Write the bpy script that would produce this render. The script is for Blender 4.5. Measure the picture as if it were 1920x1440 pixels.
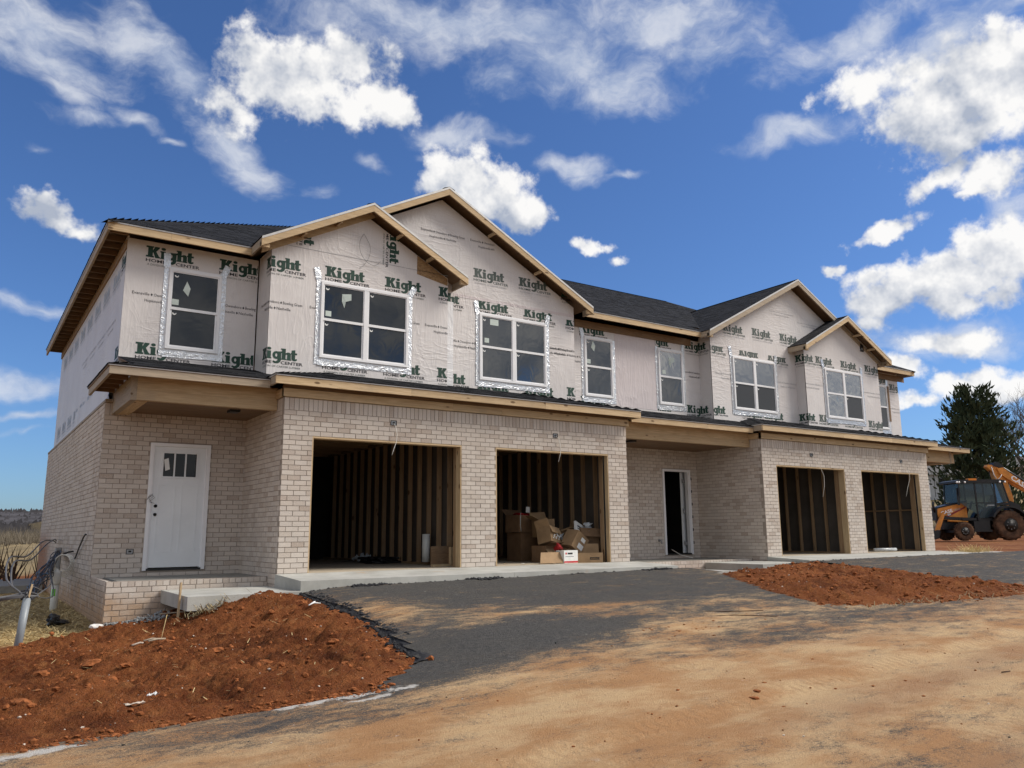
import bpy, bmesh, math, random
from math import sin, cos, pi, radians, sqrt, atan2, exp, log
from mathutils import Vector, Matrix, Euler, noise as mnoise

random.seed(7)
SC = bpy.context.scene
COL = SC.collection
for o in list(bpy.data.objects):
    bpy.data.objects.remove(o)

# ------------------------------------------------------------------ camera
CAM = Vector((-4.0902, -12.441, 0.5866))
YAW, PITCH, ROLL, FPX = 0.5967, 0.183, -0.0083, 1509.08
FW = Vector((sin(YAW) * cos(PITCH), cos(YAW) * cos(PITCH), sin(PITCH)))
_r = Vector((cos(YAW), -sin(YAW), 0)); _u = _r.cross(FW)
RT = _r * cos(ROLL) + _u * sin(ROLL); UP = _u * cos(ROLL) - _r * sin(ROLL)
cd = bpy.data.cameras.new('camera'); cam = bpy.data.objects.new('camera', cd); COL.objects.link(cam)
cd.sensor_width = 36; cd.lens = FPX / 1920 * 36; cd.clip_end = 4000; cd.clip_start = 0.05
M = Matrix((RT, UP, -FW)).transposed().to_4x4(); M.translation = CAM
cam.matrix_world = M
SC.camera = cam

# ------------------------------------------------------------------ light and exposure
SUN_AZ, SUN_EL = 118, 44            # degrees clockwise from +Y, elevation
sd = Vector((sin(radians(SUN_AZ)) * cos(radians(SUN_EL)), cos(radians(SUN_AZ)) * cos(radians(SUN_EL)), sin(radians(SUN_EL))))
sl = bpy.data.lights.new('sun', 'SUN'); sl.energy = 1.35; sl.angle = radians(24); sl.color = (1.0, 0.93, 0.83)
so = bpy.data.objects.new('sun', sl); COL.objects.link(so)
so.rotation_euler = sd.to_track_quat('Z', 'Y').to_euler(); so.location = (0, 0, 60)
SC.view_settings.view_transform = 'Standard'
SC.view_settings.look = 'None'
SC.view_settings.exposure = 1.62
SC.view_settings.gamma = 1
SC.view_settings.use_curve_mapping = False

class NT:
    def __init__(s, tree): s.t = tree
    def n(s, typ, **kw):
        nd = s.t.nodes.new(typ); ins = kw.pop('i', {})
        for k, v in kw.items(): setattr(nd, k, v)
        for k, v in ins.items():
            sk = nd.inputs[k]
            if hasattr(v, 'is_linked') or isinstance(v, bpy.types.NodeSocket): s.t.links.new(v, sk)
            else: sk.default_value = v
        return nd
    def m(s, op, a, b=0.0, c=0.0, clamp=False):
        return s.n('ShaderNodeMath', operation=op, use_clamp=clamp, i={0: a, 1: b, 2: c}).outputs[0]
    def v(s, op, a, b=(0, 0, 0), out=0):
        return s.n('ShaderNodeVectorMath', operation=op, i={0: a, 1: b}).outputs[out]
    def noise(s, vec, scale, detail=4, rough=.55, dist=0.0, out=0):
        return s.n('ShaderNodeTexNoise', i={'Vector': vec, 'Scale': scale, 'Detail': detail, 'Roughness': rough, 'Distortion': dist}).outputs[out]
    def ramp(s, fac, lo, hi, a=0.0, b=1.0, smooth=True):
        return s.n('ShaderNodeMapRange', interpolation_type='SMOOTHSTEP' if smooth else 'LINEAR', i={0: fac, 1: lo, 2: hi, 3: a, 4: b}).outputs[0]
    def mix(s, fac, a, b, blend='MIX'):
        nd = s.n('ShaderNodeMix', data_type='RGBA', blend_type=blend)
        for k, v in ((0, fac), (6, a), (7, b)):
            if isinstance(v, bpy.types.NodeSocket): s.t.links.new(v, nd.inputs[k])
            else: nd.inputs[k].default_value = v if k == 0 else (tuple(v) + (1,))[:4]
        return nd.outputs[2]
    def map(s, vec, sc=(1, 1, 1), loc=(0, 0, 0), rot=(0, 0, 0)):
        return s.n('ShaderNodeMapping', i={'Vector': vec, 'Scale': sc, 'Location': loc, 'Rotation': rot}).outputs[0]

# ------------------------------------------------------------------ sky: Nishita plus cloud banks at infinity
# (kind, azimuth, elevation, half width, half height in degrees, weight, tilt)
CLOUDS = [('c', 17.63, 30.22, 5.16, 2.41, 1.0, 8), ('c', 15.07, 31.64, 2.02, 1.68, 0.7, 0), ('c', 22.08, 31.67, 2.95, 2.08, 1.0, 10), ('c', 24.36, 29.2, 2.48, 1.7, 1.0, 0), ('c', 19.42, 29.11, 4.19, 1.75, 0.9, 8), ('c', 13.07, 28.29, 2.38, 1.7, 0.7, 20), ('s', 9.75, 29.64, 4.94, 1.65, 0.92, 48), ('s', 6.52, 31.13, 2.55, 1.91, 0.8280000000000001, 30), ('s', 14.35, 25.5, 2.77, 1.56, 0.874, 35), ('s', 15.52, 24.29, 1.93, 1.05, 0.782, 0), ('s', 8.48, 32.16, 1.29, 0.96, 0.644, 0), ('s', 0.87, 30.02, 3.66, 2.29, 0.9660000000000001, 0), ('s', 1.96, 28.53, 3.73, 1.24, 0.8280000000000001, 8), ('s', -0.41, 28.19, 1.82, 1.21, 0.7360000000000001, 0), ('s', 2.73, 27.06, 2.21, 0.69, 0.644, 20), ('s', 4.28, 25.64, 2.09, 0.48, 0.644, 0), ('s', 7.34, 25.85, 1.81, 0.46, 0.552, 20), ('s', 9.97, 24.78, 0.88, 0.27, 0.644, 0), ('s', 1.58, 23.54, 0.63, 0.28, 0.46, 0), ('c', 32.09, 24.26, 3.87, 2.14, 1.05, 10), ('c', 29.87, 24.77, 2.28, 1.61, 1.0, 0), ('c', 34.71, 22.99, 2.37, 1.56, 1.0, 25), ('c', 31.08, 25.32, 2.2, 1.25, 0.9, 0), ('s', 30.22, 34.86, 10.35, 2.14, 0.92, 0), ('s', 38.57, 32.39, 5.97, 2.64, 0.9660000000000001, 8), ('s', 42.63, 30.84, 3.88, 2.47, 0.92, 0), ('s', 36.11, 34.4, 6.24, 2.08, 0.92, 0), ('s', 46.05, 34.09, 6.83, 2.39, 0.8280000000000001, 0), ('s', 33.97, 31.18, 2.84, 1.78, 0.6900000000000001, 0), ('s', 49.51, 32.1, 4.78, 2.05, 0.6900000000000001, 0), ('s', 55.08, 26.06, 3.61, 0.93, 0.92, -5), ('c', 65.23, 26.27, 4.44, 3.33, 1.05, -10), ('c', 67.77, 27.12, 3.08, 2.77, 1.05, 0), ('c', 65.22, 23.6, 3.05, 1.92, 1.0, 0), ('c', 60.56, 28.28, 2.95, 1.31, 0.75, -5), ('c', 62.59, 28.45, 2.25, 1.93, 0.85, 0), ('c', 66.47, 21.26, 2.87, 1.6, 0.8, 0), ('c', 61.98, 25.91, 1.96, 0.98, 0.7, 0), ('s', 65.35, 29.89, 6.85, 2.18, 0.92, -15), ('s', 59.5, 31.31, 5.51, 1.62, 0.7360000000000001, -15), ('c', 64.23, 21.58, 2.02, 0.85, 0.9, -15), ('c', 65.5, 20.15, 1.03, 0.48, 0.85, 0), ('c', 60.47, 19.06, 2.71, 0.68, 1.0, -10), ('c', 40.62, 19.91, 2.16, 0.63, 0.85, 8), ('c', 42.36, 18.98, 1.04, 0.56, 0.85, 0), ('s', 38.39, 25.52, 2.38, 0.8, 0.782, 10), ('s', 38.97, 24.79, 1.47, 0.59, 0.7360000000000001, 0), ('s', 41.97, 24.64, 1.46, 0.29, 0.552, 0), ('s', 30.06, 27.82, 3.98, 0.94, 0.8280000000000001, 0), ('s', 29.05, 26.33, 2.18, 0.44, 0.552, 0), ('s', 20.04, 23.88, 1.08, 0.72, 0.552, 0), ('c', 56.95, 16.99, 0.77, 0.49, 0.85, -10), ('c', 64.06, 15.7, 4.29, 1.59, 1.05, -5), ('c', 66.83, 16.7, 2.57, 1.6, 1.0, 0), ('c', 60.86, 14.65, 2.89, 1.36, 0.9, 0), ('c', 64.21, 14.18, 3.63, 1.19, 0.8, 0), ('c', 59.39, 16.22, 1.37, 0.69, 0.6, 0), ('s', 62.79, 12.03, 5.86, 1.07, 0.9660000000000001, 3), ('c', 63.63, 11.43, 2.99, 0.8, 0.9, 0), ('s', 67.39, 19.15, 1.59, 1.27, 0.8280000000000001, 0), ('c', 60.15, 10.27, 2.06, 0.75, 0.8, 10), ('c', 61.21, 8.29, 2.03, 0.47, 0.6, 0), ('c', 59.12, 13.14, 1.38, 1.04, 0.6, 0), ('c', 65.15, 9.04, 2.62, 1.05, 1.0, 0), ('c', 66.66, 8.62, 1.61, 1.09, 0.9, 0), ('c', 3.52, 19.64, 2.02, 0.98, 1.0, 12), ('c', 4.73, 19.03, 1.06, 0.86, 0.95, 0), ('s', 2.37, 9.18, 4.54, 0.91, 0.874, 0), ('s', 2.52, 7.51, 4.21, 0.42, 0.874, 0), ('s', 2.49, 14.09, 3.09, 0.42, 0.6900000000000001, 0), ('s', 2.06, 6.41, 1.93, 0.26, 0.46, 0), ('s', 23.47, 25.72, 0.94, 0.5, 0.46, 30)]
world = bpy.data.worlds.new('World'); SC.world = world; world.use_nodes = True
wt = world.node_tree; wt.nodes.clear(); W = NT(wt)
sky = W.n('ShaderNodeTexSky', sky_type='NISHITA', sun_disc=False, sun_elevation=radians(SUN_EL), sun_rotation=radians(SUN_AZ),
          altitude=200, air_density=1.0, dust_density=0.7, ozone_density=3.0)
dirv = W.v('NORMALIZE', W.n('ShaderNodeTexCoord').outputs['Generated'])
w1 = W.n('ShaderNodeTexNoise', i={'Vector': dirv, 'Scale': 11.0, 'Detail': 5.0, 'Roughness': .6}).outputs['Color']
w2 = W.n('ShaderNodeTexNoise', i={'Vector': dirv, 'Scale': 8.0, 'Detail': 4.0, 'Roughness': .55}).outputs['Color']
def warp(src, amt):
    return W.v('ADD', dirv, W.v('MULTIPLY', W.v('SUBTRACT', src, (.5, .5, .5)), (amt, amt, amt)))
vc, vs = warp(w1, .062), warp(w2, .085)
def blobfield(kind, vec, a0, a1, soft=False):
    """a node group holding the bank of cloud centres that touch one sector of the sky"""
    g = bpy.data.node_groups.new('cloud_bank', 'ShaderNodeTree'); G = NT(g)
    g.interface.new_socket('Vector', in_out='INPUT', socket_type='NodeSocketVector'); g.interface.new_socket('Value', in_out='OUTPUT', socket_type='NodeSocketFloat')
    gi, go = G.n('NodeGroupInput'), G.n('NodeGroupOutput'); vin = gi.outputs[0]; acc = None
    for k, az, el, rx, ry, wgt, tilt in CLOUDS:
        if k != kind: continue
        mg = (max(rx, ry) * 1.35 + (3.0 if k == 'c' else 5.0)) / cos(radians(el))
        if az + mg < a0 or az - mg > a1: continue
        a, e = radians(az), radians(el)
        c = Vector((sin(a) * cos(e), cos(a) * cos(e), sin(e)))
        h = Vector((cos(a), -sin(a), 0)); u = h.cross(c)
        t = radians(tilt)
        A = h * cos(t) - u * sin(t); B = u * cos(t) + h * sin(t)
        u_ = G.v('DOT_PRODUCT', vin, tuple(A / (radians(rx) * 1.35)), out=1); v_ = G.v('DOT_PRODUCT', vin, tuple(B / (radians(ry) * 1.35)), out=1)
        r2 = G.m('MULTIPLY_ADD', v_, v_, G.m('MULTIPLY', u_, u_))
        f = G.m('MULTIPLY_ADD', G.m('SQRT', r2), -wgt, wgt) if not soft else G.m('MULTIPLY_ADD', r2, -wgt, wgt)
        acc = f if acc is None else G.m('MAXIMUM', acc, f)
    g.links.new(acc if acc is not None else G.m('ADD', -9.0, 0.0), go.inputs[0])
    nd = W.n('ShaderNodeGroup', node_tree=g); wt.links.new(vec, nd.inputs[0]); return nd.outputs[0]
camd = (sin(YAW) * cos(.33), cos(YAW) * cos(.33), sin(.33))
fb = W.noise(dirv, 20.0, 10, .6)
fb2 = W.noise(W.map(vs, sc=(1, 1, 1.7)), 11.0, 7, .62)
sunoff = tuple((sd * .012 + Vector((0, 0, .016))))
fbs = W.noise(W.v('ADD', dirv, sunoff), 20.0, 4, .58)
fbl = W.noise(dirv, 20.0, 4, .58)
relief = W.m('MULTIPLY_ADD', W.m('SUBTRACT', W.noise(dirv, 7.0, 2, .5), W.noise(W.v('ADD', dirv, (0, 0, .045)), 7.0, 2, .5)), .8, W.m('SUBTRACT', fbl, fbs))
CLV = 5.15
skyc = W.mix(1.0, sky.outputs[0], (.335, .468, .665), 'MULTIPLY')
scol = W.mix(W.ramp(fb2, .35, .7), (.50 * CLV, .58 * CLV, .74 * CLV), (.88 * CLV, .90 * CLV, .94 * CLV))
fbc = W.m('SUBTRACT', fb, .5)
vup = W.v('ADD', vc, (0, 0, .022))
def heaven(Fc, Fs, Fu=None):
    dc = W.ramp(W.m('MULTIPLY_ADD', fbc, 2.1, Fc), .15, .60)
    body = W.m('MULTIPLY_ADD', relief, 2.2, .80)
    if Fu is not None: body = W.m('MULTIPLY_ADD', W.m('MAXIMUM', W.m('MINIMUM', W.m('SUBTRACT', Fu, Fc), .5), -.6), -.34, body)
    ccol = W.mix(W.ramp(body, .35, 1.12, 0, 1, False), (.46 * CLV, .51 * CLV, .61 * CLV), (1.06 * CLV, 1.045 * CLV, 1.02 * CLV))
    c1 = skyc
    if Fs is not None:
        ds = W.ramp(W.m('MULTIPLY_ADD', W.m('SUBTRACT', fb2, .5), 1.7, Fs), .06, .90)
        c1 = W.mix(W.m('MULTIPLY', ds, .72), skyc, scol)
    c2 = W.mix(W.m('MULTIPLY', dc, .96), c1, ccol)
    return W.n('ShaderNodeBackground', i={'Color': c2, 'Strength': 0.06}).outputs[0]
# unseen clouds beyond the frame, cover thickened to add neutral fill light
gen = W.noise(W.map(dirv, sc=(1, 1, 2.2)), 2.6, 3, .5)
away = W.ramp(W.v('DISTANCE', dirv, camd, out=1), .95, 1.25)
genF = W.m('SUBTRACT', W.m('MULTIPLY', W.m('MULTIPLY', W.m('SUBTRACT', gen, .30), 3.2), away), W.m('MULTIPLY', W.m('SUBTRACT', 1.0, away), 2.0))
def bank(vec):      # the bright veil about the sun and the banks mirrored in the far windows
    acc = None
    for az, el, rx, ry, wgt in ((118, 44, 24, 18, .95), (122, 13, 24, 13, 1.5), (146, 19, 12, 7, .9), (165, 34, 16, 10, .8), (100, 24, 12, 8, .8)):
        a, e = radians(az), radians(el); c = Vector((sin(a) * cos(e), cos(a) * cos(e), sin(e))); h = Vector((cos(a), -sin(a), 0)); u = h.cross(c)
        l_ = W.v('LENGTH', W.n('ShaderNodeCombineXYZ', i={0: W.v('DOT_PRODUCT', vec, tuple(h / radians(rx)), out=1), 1: W.v('DOT_PRODUCT', vec, tuple(u / radians(ry)), out=1), 2: W.m('MULTIPLY_ADD', W.v('DOT_PRODUCT', vec, tuple(c), out=1), -1.2, 1.2)}).outputs[0], out=1)
        f = W.m('MULTIPLY_ADD', l_, -wgt, wgt); acc = f if acc is None else W.m('MAXIMUM', acc, f)
    return acc
out = heaven(W.m('MAXIMUM', genF, bank(vc)), None)
EDGES = [-22, 12, 27, 43, 56, 90]
infront = W.m('GREATER_THAN', W.v('DOT_PRODUCT', dirv, camd, out=1), .45)
acc = None
for a0, a1 in zip(EDGES, EDGES[1:]):
    fc, fs = blobfield('c', vc, a0, a1), blobfield('s', vs, a0, a1)
    sh = heaven(fc, fs, blobfield('c', vup, a0, a1))
    if acc is None: acc = sh
    else:
        n_ = (cos(radians(a0)), -sin(radians(a0)), 0)
        mx_ = W.n('ShaderNodeMixShader', i={0: W.m('GREATER_THAN', W.v('DOT_PRODUCT', dirv, n_, out=1), 0.0)}); wt.links.new(acc, mx_.inputs[1]); wt.links.new(sh, mx_.inputs[2]); acc = mx_.outputs[0]
# the far half of the dome needs only the unseen fill clouds
mx_ = W.n('ShaderNodeMixShader', i={0: infront}); wt.links.new(out, mx_.inputs[1]); wt.links.new(acc, mx_.inputs[2])
world.cycles.sampling_method = 'MANUAL'; world.cycles.sample_map_resolution = 256
wt.links.new(mx_.outputs[0], W.n('ShaderNodeOutputWorld').inputs[0])

# ------------------------------------------------------------------ materials
MATS = {}
def newmat(name):
    m = bpy.data.materials.new(name); m.use_nodes = True
    t = NT(m.node_tree); b = m.node_tree.nodes['Principled BSDF']; MATS[name] = m
    return m, t, b
def setin(t, b, **kw):
    for k, v in kw.items():
        k = k.replace('_', ' ')
        if isinstance(v, bpy.types.NodeSocket): t.t.links.new(v, b.inputs[k])
        else: b.inputs[k].default_value = (tuple(v) + (1,))[:4] if isinstance(v, (tuple, list)) else v
def bump(t, b, h, strength=.4, dist=.02):
    nd = t.n('ShaderNodeBump', i={'Height': h, 'Strength': strength, 'Distance': dist})
    t.t.links.new(nd.outputs[0], b.inputs['Normal'])
def plain(name, col, rough=.6, var=.12, scale=6.0, metal=0.0, bmp=.15, spec=.4):
    m, t, b = newmat(name)
    P = t.n('ShaderNodeNewGeometry').outputs['Position']
    nz = t.noise(P, scale, 5, .6)
    c = t.mix(t.ramp(nz, .3, .7), [x * (1 - var) for x in col], [min(1, x * (1 + var)) for x in col])
    setin(t, b, Base_Color=c, Roughness=rough, Metallic=metal, Specular_IOR_Level=spec)
    if bmp: bump(t, b, t.noise(P, scale * 8, 4, .6), bmp, .004)
    return m
def rnd(t):
    oi = t.n('ShaderNodeObjectInfo').outputs['Random']; gi = t.n('ShaderNodeNewGeometry').outputs['Random Per Island']
    return t.m('FRACT', t.m('ADD', oi, gi))

# brick
m, t, b = newmat('brick'); P = t.n('ShaderNodeNewGeometry').outputs['Position']; r = rnd(t)
base = t.n('ShaderNodeValToRGB'); t.t.links.new(r, base.inputs[0]); cr = base.color_ramp
cr.elements[0].color = (.50, .43, .365, 1); cr.elements[1].color = (.63, .565, .495, 1)
for p, c in ((.25, (.57, .50, .435, 1)), (.5, (.59, .525, .46, 1)), (.75, (.54, .48, .425, 1)), (.965, (.42, .34, .28, 1))):
    e = cr.elements.new(p); e.color = c
n1 = t.noise(P, 55, 4, .7); n2 = t.noise(P, 1.3, 4, .6); n3 = t.noise(P, 160, 2, .5)
c = t.mix(t.ramp(n1, .35, .75), base.outputs[0], t.mix(.45, base.outputs[0], (.60, .55, .49)))
c = t.mix(t.ramp(n3, .66, .74, 0, .45), c, (.17, .13, .11))
c = t.mix(t.ramp(n2, .42, .75, 0, .25), c, (.30, .25, .21))
xyz = t.n('ShaderNodeSeparateXYZ', i={0: P})
mud = t.m('MULTIPLY', t.ramp(t.m('ADD', xyz.outputs[2], t.m('MULTIPLY', t.m('SUBTRACT', t.noise(P, 2.2, 5, .65), .5), 1.1)), -.62, -.05, 1, 0), t.ramp(xyz.outputs[0], -2.35, -1.2, .75, .42))
c = t.mix(mud, c, (.40, .23, .105))
rust = t.m('MULTIPLY', t.ramp(t.m('ADD', xyz.outputs[1], t.m('MULTIPLY', t.noise(P, 1.5, 4), 2.0)), 9.6, 11.6, 0, .8), t.ramp(xyz.outputs[2], .9, .2))
rust = t.m('MULTIPLY', rust, t.ramp(xyz.outputs[0], -2.2, -2.25, 0, 1))
c = t.mix(rust, c, (.33, .13, .05))
setin(t, b, Base_Color=c, Roughness=.9, Specular_IOR_Level=.2)
bump(t, b, t.m('ADD', n1, t.m('MULTIPLY', n3, .5)), .5, .004)
m, t, b = newmat('mortar'); P = t.n('ShaderNodeNewGeometry').outputs['Position']
c = t.mix(t.noise(P, 8, 5, .7), (.27, .225, .19), (.41, .355, .30))
setin(t, b, Base_Color=c, Roughness=.95, Specular_IOR_Level=.1); bump(t, b, t.noise(P, 220, 3), .5, .003)

def wood(name, axis, c0, c1, knots=True, rough=.7):
    m, t, b = newmat(name); P = t.n('ShaderNodeNewGeometry').outputs['Position']; r = rnd(t)
    sc = {'x': (1.2, 22, 22), 'y': (22, 1.2, 22), 'z': (22, 22, 1.2)}[axis]
    off = t.n('ShaderNodeCombineXYZ', i={0: t.m('MULTIPLY', r, 31.0), 1: t.m('MULTIPLY', r, 17.0), 2: t.m('MULTIPLY', r, 23.0)}).outputs[0]
    Q = t.v('ADD', P, off)
    g = t.noise(t.map(Q, sc=sc), 1.6, 6, .6, 1.2)
    c = t.mix(t.ramp(g, .32, .7), c0, c1)
    c = t.mix(t.ramp(r, 0, 1, -.0, .38, False), c, [x * .62 for x in c0])
    c = t.mix(t.ramp(t.noise(Q, 2.3, 4), .5, .8, 0, .35), c, (.26, .22, .17))
    if knots:
        ks = {'x': (.55, 1.4, 1.4), 'y': (1.4, .55, 1.4), 'z': (1.4, 1.4, .55)}[axis]
        vd = t.n('ShaderNodeTexVoronoi', i={'Vector': t.map(Q, sc=ks), 'Scale': 4.2, 'Randomness': 1.0}).outputs['Distance']
        c = t.mix(t.ramp(vd, .08, .16, .85, 0), c, (.10, .05, .02))
    setin(t, b, Base_Color=c, Roughness=rough, Specular_IOR_Level=.25); bump(t, b, g, .25, .003)
for ax in 'xyz':
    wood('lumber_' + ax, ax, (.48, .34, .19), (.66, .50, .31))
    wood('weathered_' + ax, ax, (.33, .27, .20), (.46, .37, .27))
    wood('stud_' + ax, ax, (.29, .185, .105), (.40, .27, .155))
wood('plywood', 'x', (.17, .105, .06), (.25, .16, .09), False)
m, t, b = newmat('osb'); P = t.n('ShaderNodeNewGeometry').outputs['Position']
vor = t.n('ShaderNodeTexVoronoi', i={'Vector': t.map(P, sc=(1, 1, 2.2)), 'Scale': 26}).outputs['Color']
setin(t, b, Base_Color=t.mix(t.n('ShaderNodeSeparateColor', i={0: vor}).outputs[0], (.20, .12, .06), (.36, .23, .11)), Roughness=.8)

def wrapmat(name, c0, c1, crease=1.0):
    m, t, b = newmat(name); P = t.n('ShaderNodeNewGeometry').outputs['Position']
    big = t.noise(P, .9, 4, .6); fine = t.noise(t.map(P, sc=(1, 1, .25)), 95, 3, .6)
    c = t.mix(t.ramp(big, .3, .7), c0, c1); c = t.mix(t.ramp(fine, .3, .75, 0, .14), c, [x * .72 for x in c0])
    w1 = t.noise(t.map(P, sc=(1.6, 1.6, .7), rot=(0, .6, 0)), 1.8, 3, .5, 1.2)
    w2 = t.noise(t.map(P, sc=(.8, .8, 4.0), rot=(0, -.30, 0)), 1.6, 3, .5, 1.0)
    w3 = t.noise(t.map(P, sc=(4.5, 4.5, .5), rot=(0, .08, 0)), 1.8, 3, .5, .8)
    ar = t.ramp(t.noise(P, .55, 2), .46, .66)
    def ridge(x): return t.m('POWER', t.m('MAXIMUM', t.m('SUBTRACT', 1.0, t.m('ABSOLUTE', t.m('MULTIPLY_ADD', x, 5.0, -2.5))), 0.0), 3.0)
    h = t.m('ADD', t.m('MULTIPLY', t.m('MULTIPLY', ridge(w1), t.ramp(t.noise(P, .8, 2), .42, .62)), .8), t.m('MULTIPLY', t.m('MULTIPLY', ridge(w2), ar), 1.0))
    h = t.m('ADD', h, t.m('MULTIPLY', t.m('MULTIPLY', ridge(w3), t.m('SUBTRACT', 1.0, ar)), .35))
    setin(t, b, Base_Color=c, Roughness=.48, Specular_IOR_Level=.35)
    h = t.m('ADD', h, t.m('MULTIPLY', t.noise(P, 1.6, 3, .5), 2.0))
    bump(t, b, h, .25 * crease, .022)
wrapmat('house_wrap', (.60, .565, .55), (.665, .635, .62), 1.0)
wrapmat('house_wrap_pink', (.57, .51, .51), (.62, .56, .56), 1.4)
wrapmat('wrap_strip', (.66, .66, .67), (.72, .72, .73), 1.6)
plain('print_green', (.012, .046, .031), .6, .25, 9, bmp=0)
plain('print_grey', (.075, .095, .085), .6, .25, 9, bmp=0)
plain('print_black', (.035, .035, .04), .6, .2, 9, bmp=0)
plain('print_faint', (.36, .36, .37), .6, .1, 9, bmp=0)
plain('print_ghost', (.40, .44, .49), .6, .1, 9, bmp=0)

# shingles
m, t, b = newmat('shingle'); P = t.n('ShaderNodeNewGeometry').outputs['Position']; r = rnd(t)
c = t.mix(r, (.007, .0075, .009), (.022, .023, .027)); c = t.mix(t.ramp(t.noise(P, 240, 2), .45, .7, 0, .5), c, (.045, .046, .052))
setin(t, b, Base_Color=c, Roughness=.92, Specular_IOR_Level=.2); bump(t, b, t.noise(P, 300, 2), .6, .003)
plain('underlayment', (.03, .03, .034), .9)
plain('drip_edge', (.55, .54, .52), .4, .1, 6, .3, 0)
plain('vinyl', (.78, .78, .79), .35, .03, 3, bmp=0)
plain('door_paint', (.74, .765, .78), .38, .04, 2, bmp=0)
plain('white_plastic', (.72, .73, .71), .4, .08, 8, bmp=0)
plain('paper_white', (.74, .75, .73), .7, .06, 12, bmp=0)
plain('sticker', (.50, .57, .53), .5, .06, 12, bmp=0)
plain('black_hole', (.008, .008, .008), .9, 0, 3, bmp=0)  # flat black painting the unlit inside of holes that are not cut
plain('dark_interior', (.018, .017, .016), .9, .2, 3)  # near-black colour standing in for the shade deep inside the rooms
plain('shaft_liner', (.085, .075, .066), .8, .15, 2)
# window glass: opaque, unlit room painted in as dark colour, sky mirrored in front
for nm, wav, ior in (('glass', .012, 1.5), ('door_glass', .02, 1.3), ('glass_mid', .02, 1.9), ('glass_far', .03, 3.0), ('glass_wavy', .22, 3.6)):
    m, t, b = newmat(nm); P = t.n('ShaderNodeNewGeometry').outputs['Position']
    setin(t, b, Base_Color=(.020, .024, .028), Roughness=.03, Specular_IOR_Level=.5); b.inputs['IOR'].default_value = ior
    bump(t, b, t.noise(P, 3.2 if nm == 'glass_wavy' else 2.2, 2, .5, 1.2), wav, .1)
m, t, b = newmat('screen_glass'); P = t.n('ShaderNodeNewGeometry').outputs['Position']
setin(t, b, Base_Color=(.035, .036, .038), Roughness=.22, Specular_IOR_Level=.45); bump(t, b, t.noise(P, 2.0, 2), .02, .1)
m, t, b = newmat('foil'); P = t.n('ShaderNodeNewGeometry').outputs['Position']
setin(t, b, Base_Color=t.mix(t.noise(P, 22, 4), (.45, .46, .475), (.80, .81, .82)), Metallic=1.0, Roughness=.30)
bump(t, b, t.m('ADD', t.noise(P, 34, 4, .6, 1.0), t.noise(t.map(P, sc=(1, 1, .2)), 60, 2)), .75, .012)
# concrete
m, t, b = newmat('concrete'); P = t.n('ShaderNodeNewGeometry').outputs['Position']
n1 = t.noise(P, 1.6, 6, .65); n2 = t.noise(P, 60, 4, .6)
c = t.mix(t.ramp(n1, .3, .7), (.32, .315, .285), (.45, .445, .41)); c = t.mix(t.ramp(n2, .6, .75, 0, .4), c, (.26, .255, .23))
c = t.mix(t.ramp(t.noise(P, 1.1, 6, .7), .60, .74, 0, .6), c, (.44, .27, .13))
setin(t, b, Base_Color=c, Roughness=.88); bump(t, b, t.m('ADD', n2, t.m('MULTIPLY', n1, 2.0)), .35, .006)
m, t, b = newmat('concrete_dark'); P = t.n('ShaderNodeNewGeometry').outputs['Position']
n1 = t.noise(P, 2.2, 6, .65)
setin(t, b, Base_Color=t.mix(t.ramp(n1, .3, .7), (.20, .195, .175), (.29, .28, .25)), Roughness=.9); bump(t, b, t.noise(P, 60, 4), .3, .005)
m, t, b = newmat('floor_dust'); P = t.n('ShaderNodeNewGeometry').outputs['Position']
c = t.mix(t.ramp(t.noise(P, 1.4, 6, .65), .3, .7), (.36, .30, .22), (.47, .40, .30)); setin(t, b, Base_Color=c, Roughness=.9)

# red dirt
m, t, b = newmat('red_dirt'); P = t.n('ShaderNodeNewGeometry').outputs['Position']
n1 = t.noise(P, 1.1, 6, .65); n2 = t.noise(P, 7, 6, .7); n3 = t.noise(P, 45, 4, .65)
c = t.mix(t.ramp(n1, .32, .68), (.155, .045, .016), (.295, .10, .035))
c = t.mix(t.ramp(n2, .42, .72, 0, .7), c, (.36, .14, .048)); c = t.mix(t.ramp(n2, .25, .42, .55, 0), c, (.075, .021, .009))
c = t.mix(t.ramp(n3, .60, .72, 0, .6), c, (.38, .19, .085)); c = t.mix(t.ramp(t.noise(P, .8, 5, .7), .52, .66, 0, .65), c, (.08, .024, .011)); c = t.mix(t.ramp(t.noise(P, 2.7, 6, .7), .58, .68, 0, .6), c, (.37, .16, .06))
c = t.mix(t.ramp(t.noise(P, 110, 2), .69, .72, 0, .8), c, (.48, .36, .25))
setin(t, b, Base_Color=c, Roughness=.97, Specular_IOR_Level=.1)
bump(t, b, t.m('ADD', t.m('MULTIPLY', n2, 2.0), t.m('ADD', n3, t.m('MULTIPLY', t.noise(P, 95, 3, .7), .4))), 1.0, .055)
plain('dirt_clod', (.25, .088, .032), .97, .45, 25, bmp=.5, spec=.1)
plain('pale_stone', (.52, .44, .36), .9, .25, 20, bmp=.3)
plain('white_stone', (.72, .70, .66), .9, .1, 14, bmp=.3)
plain('gravel', (.21, .212, .21), .9, .35, 30, bmp=.3)
plain('straw', (.58, .45, .22), .9, .35, 11, bmp=0)
plain('dry_grass', (.34, .27, .15), .95, .3, 8, bmp=0)

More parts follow.
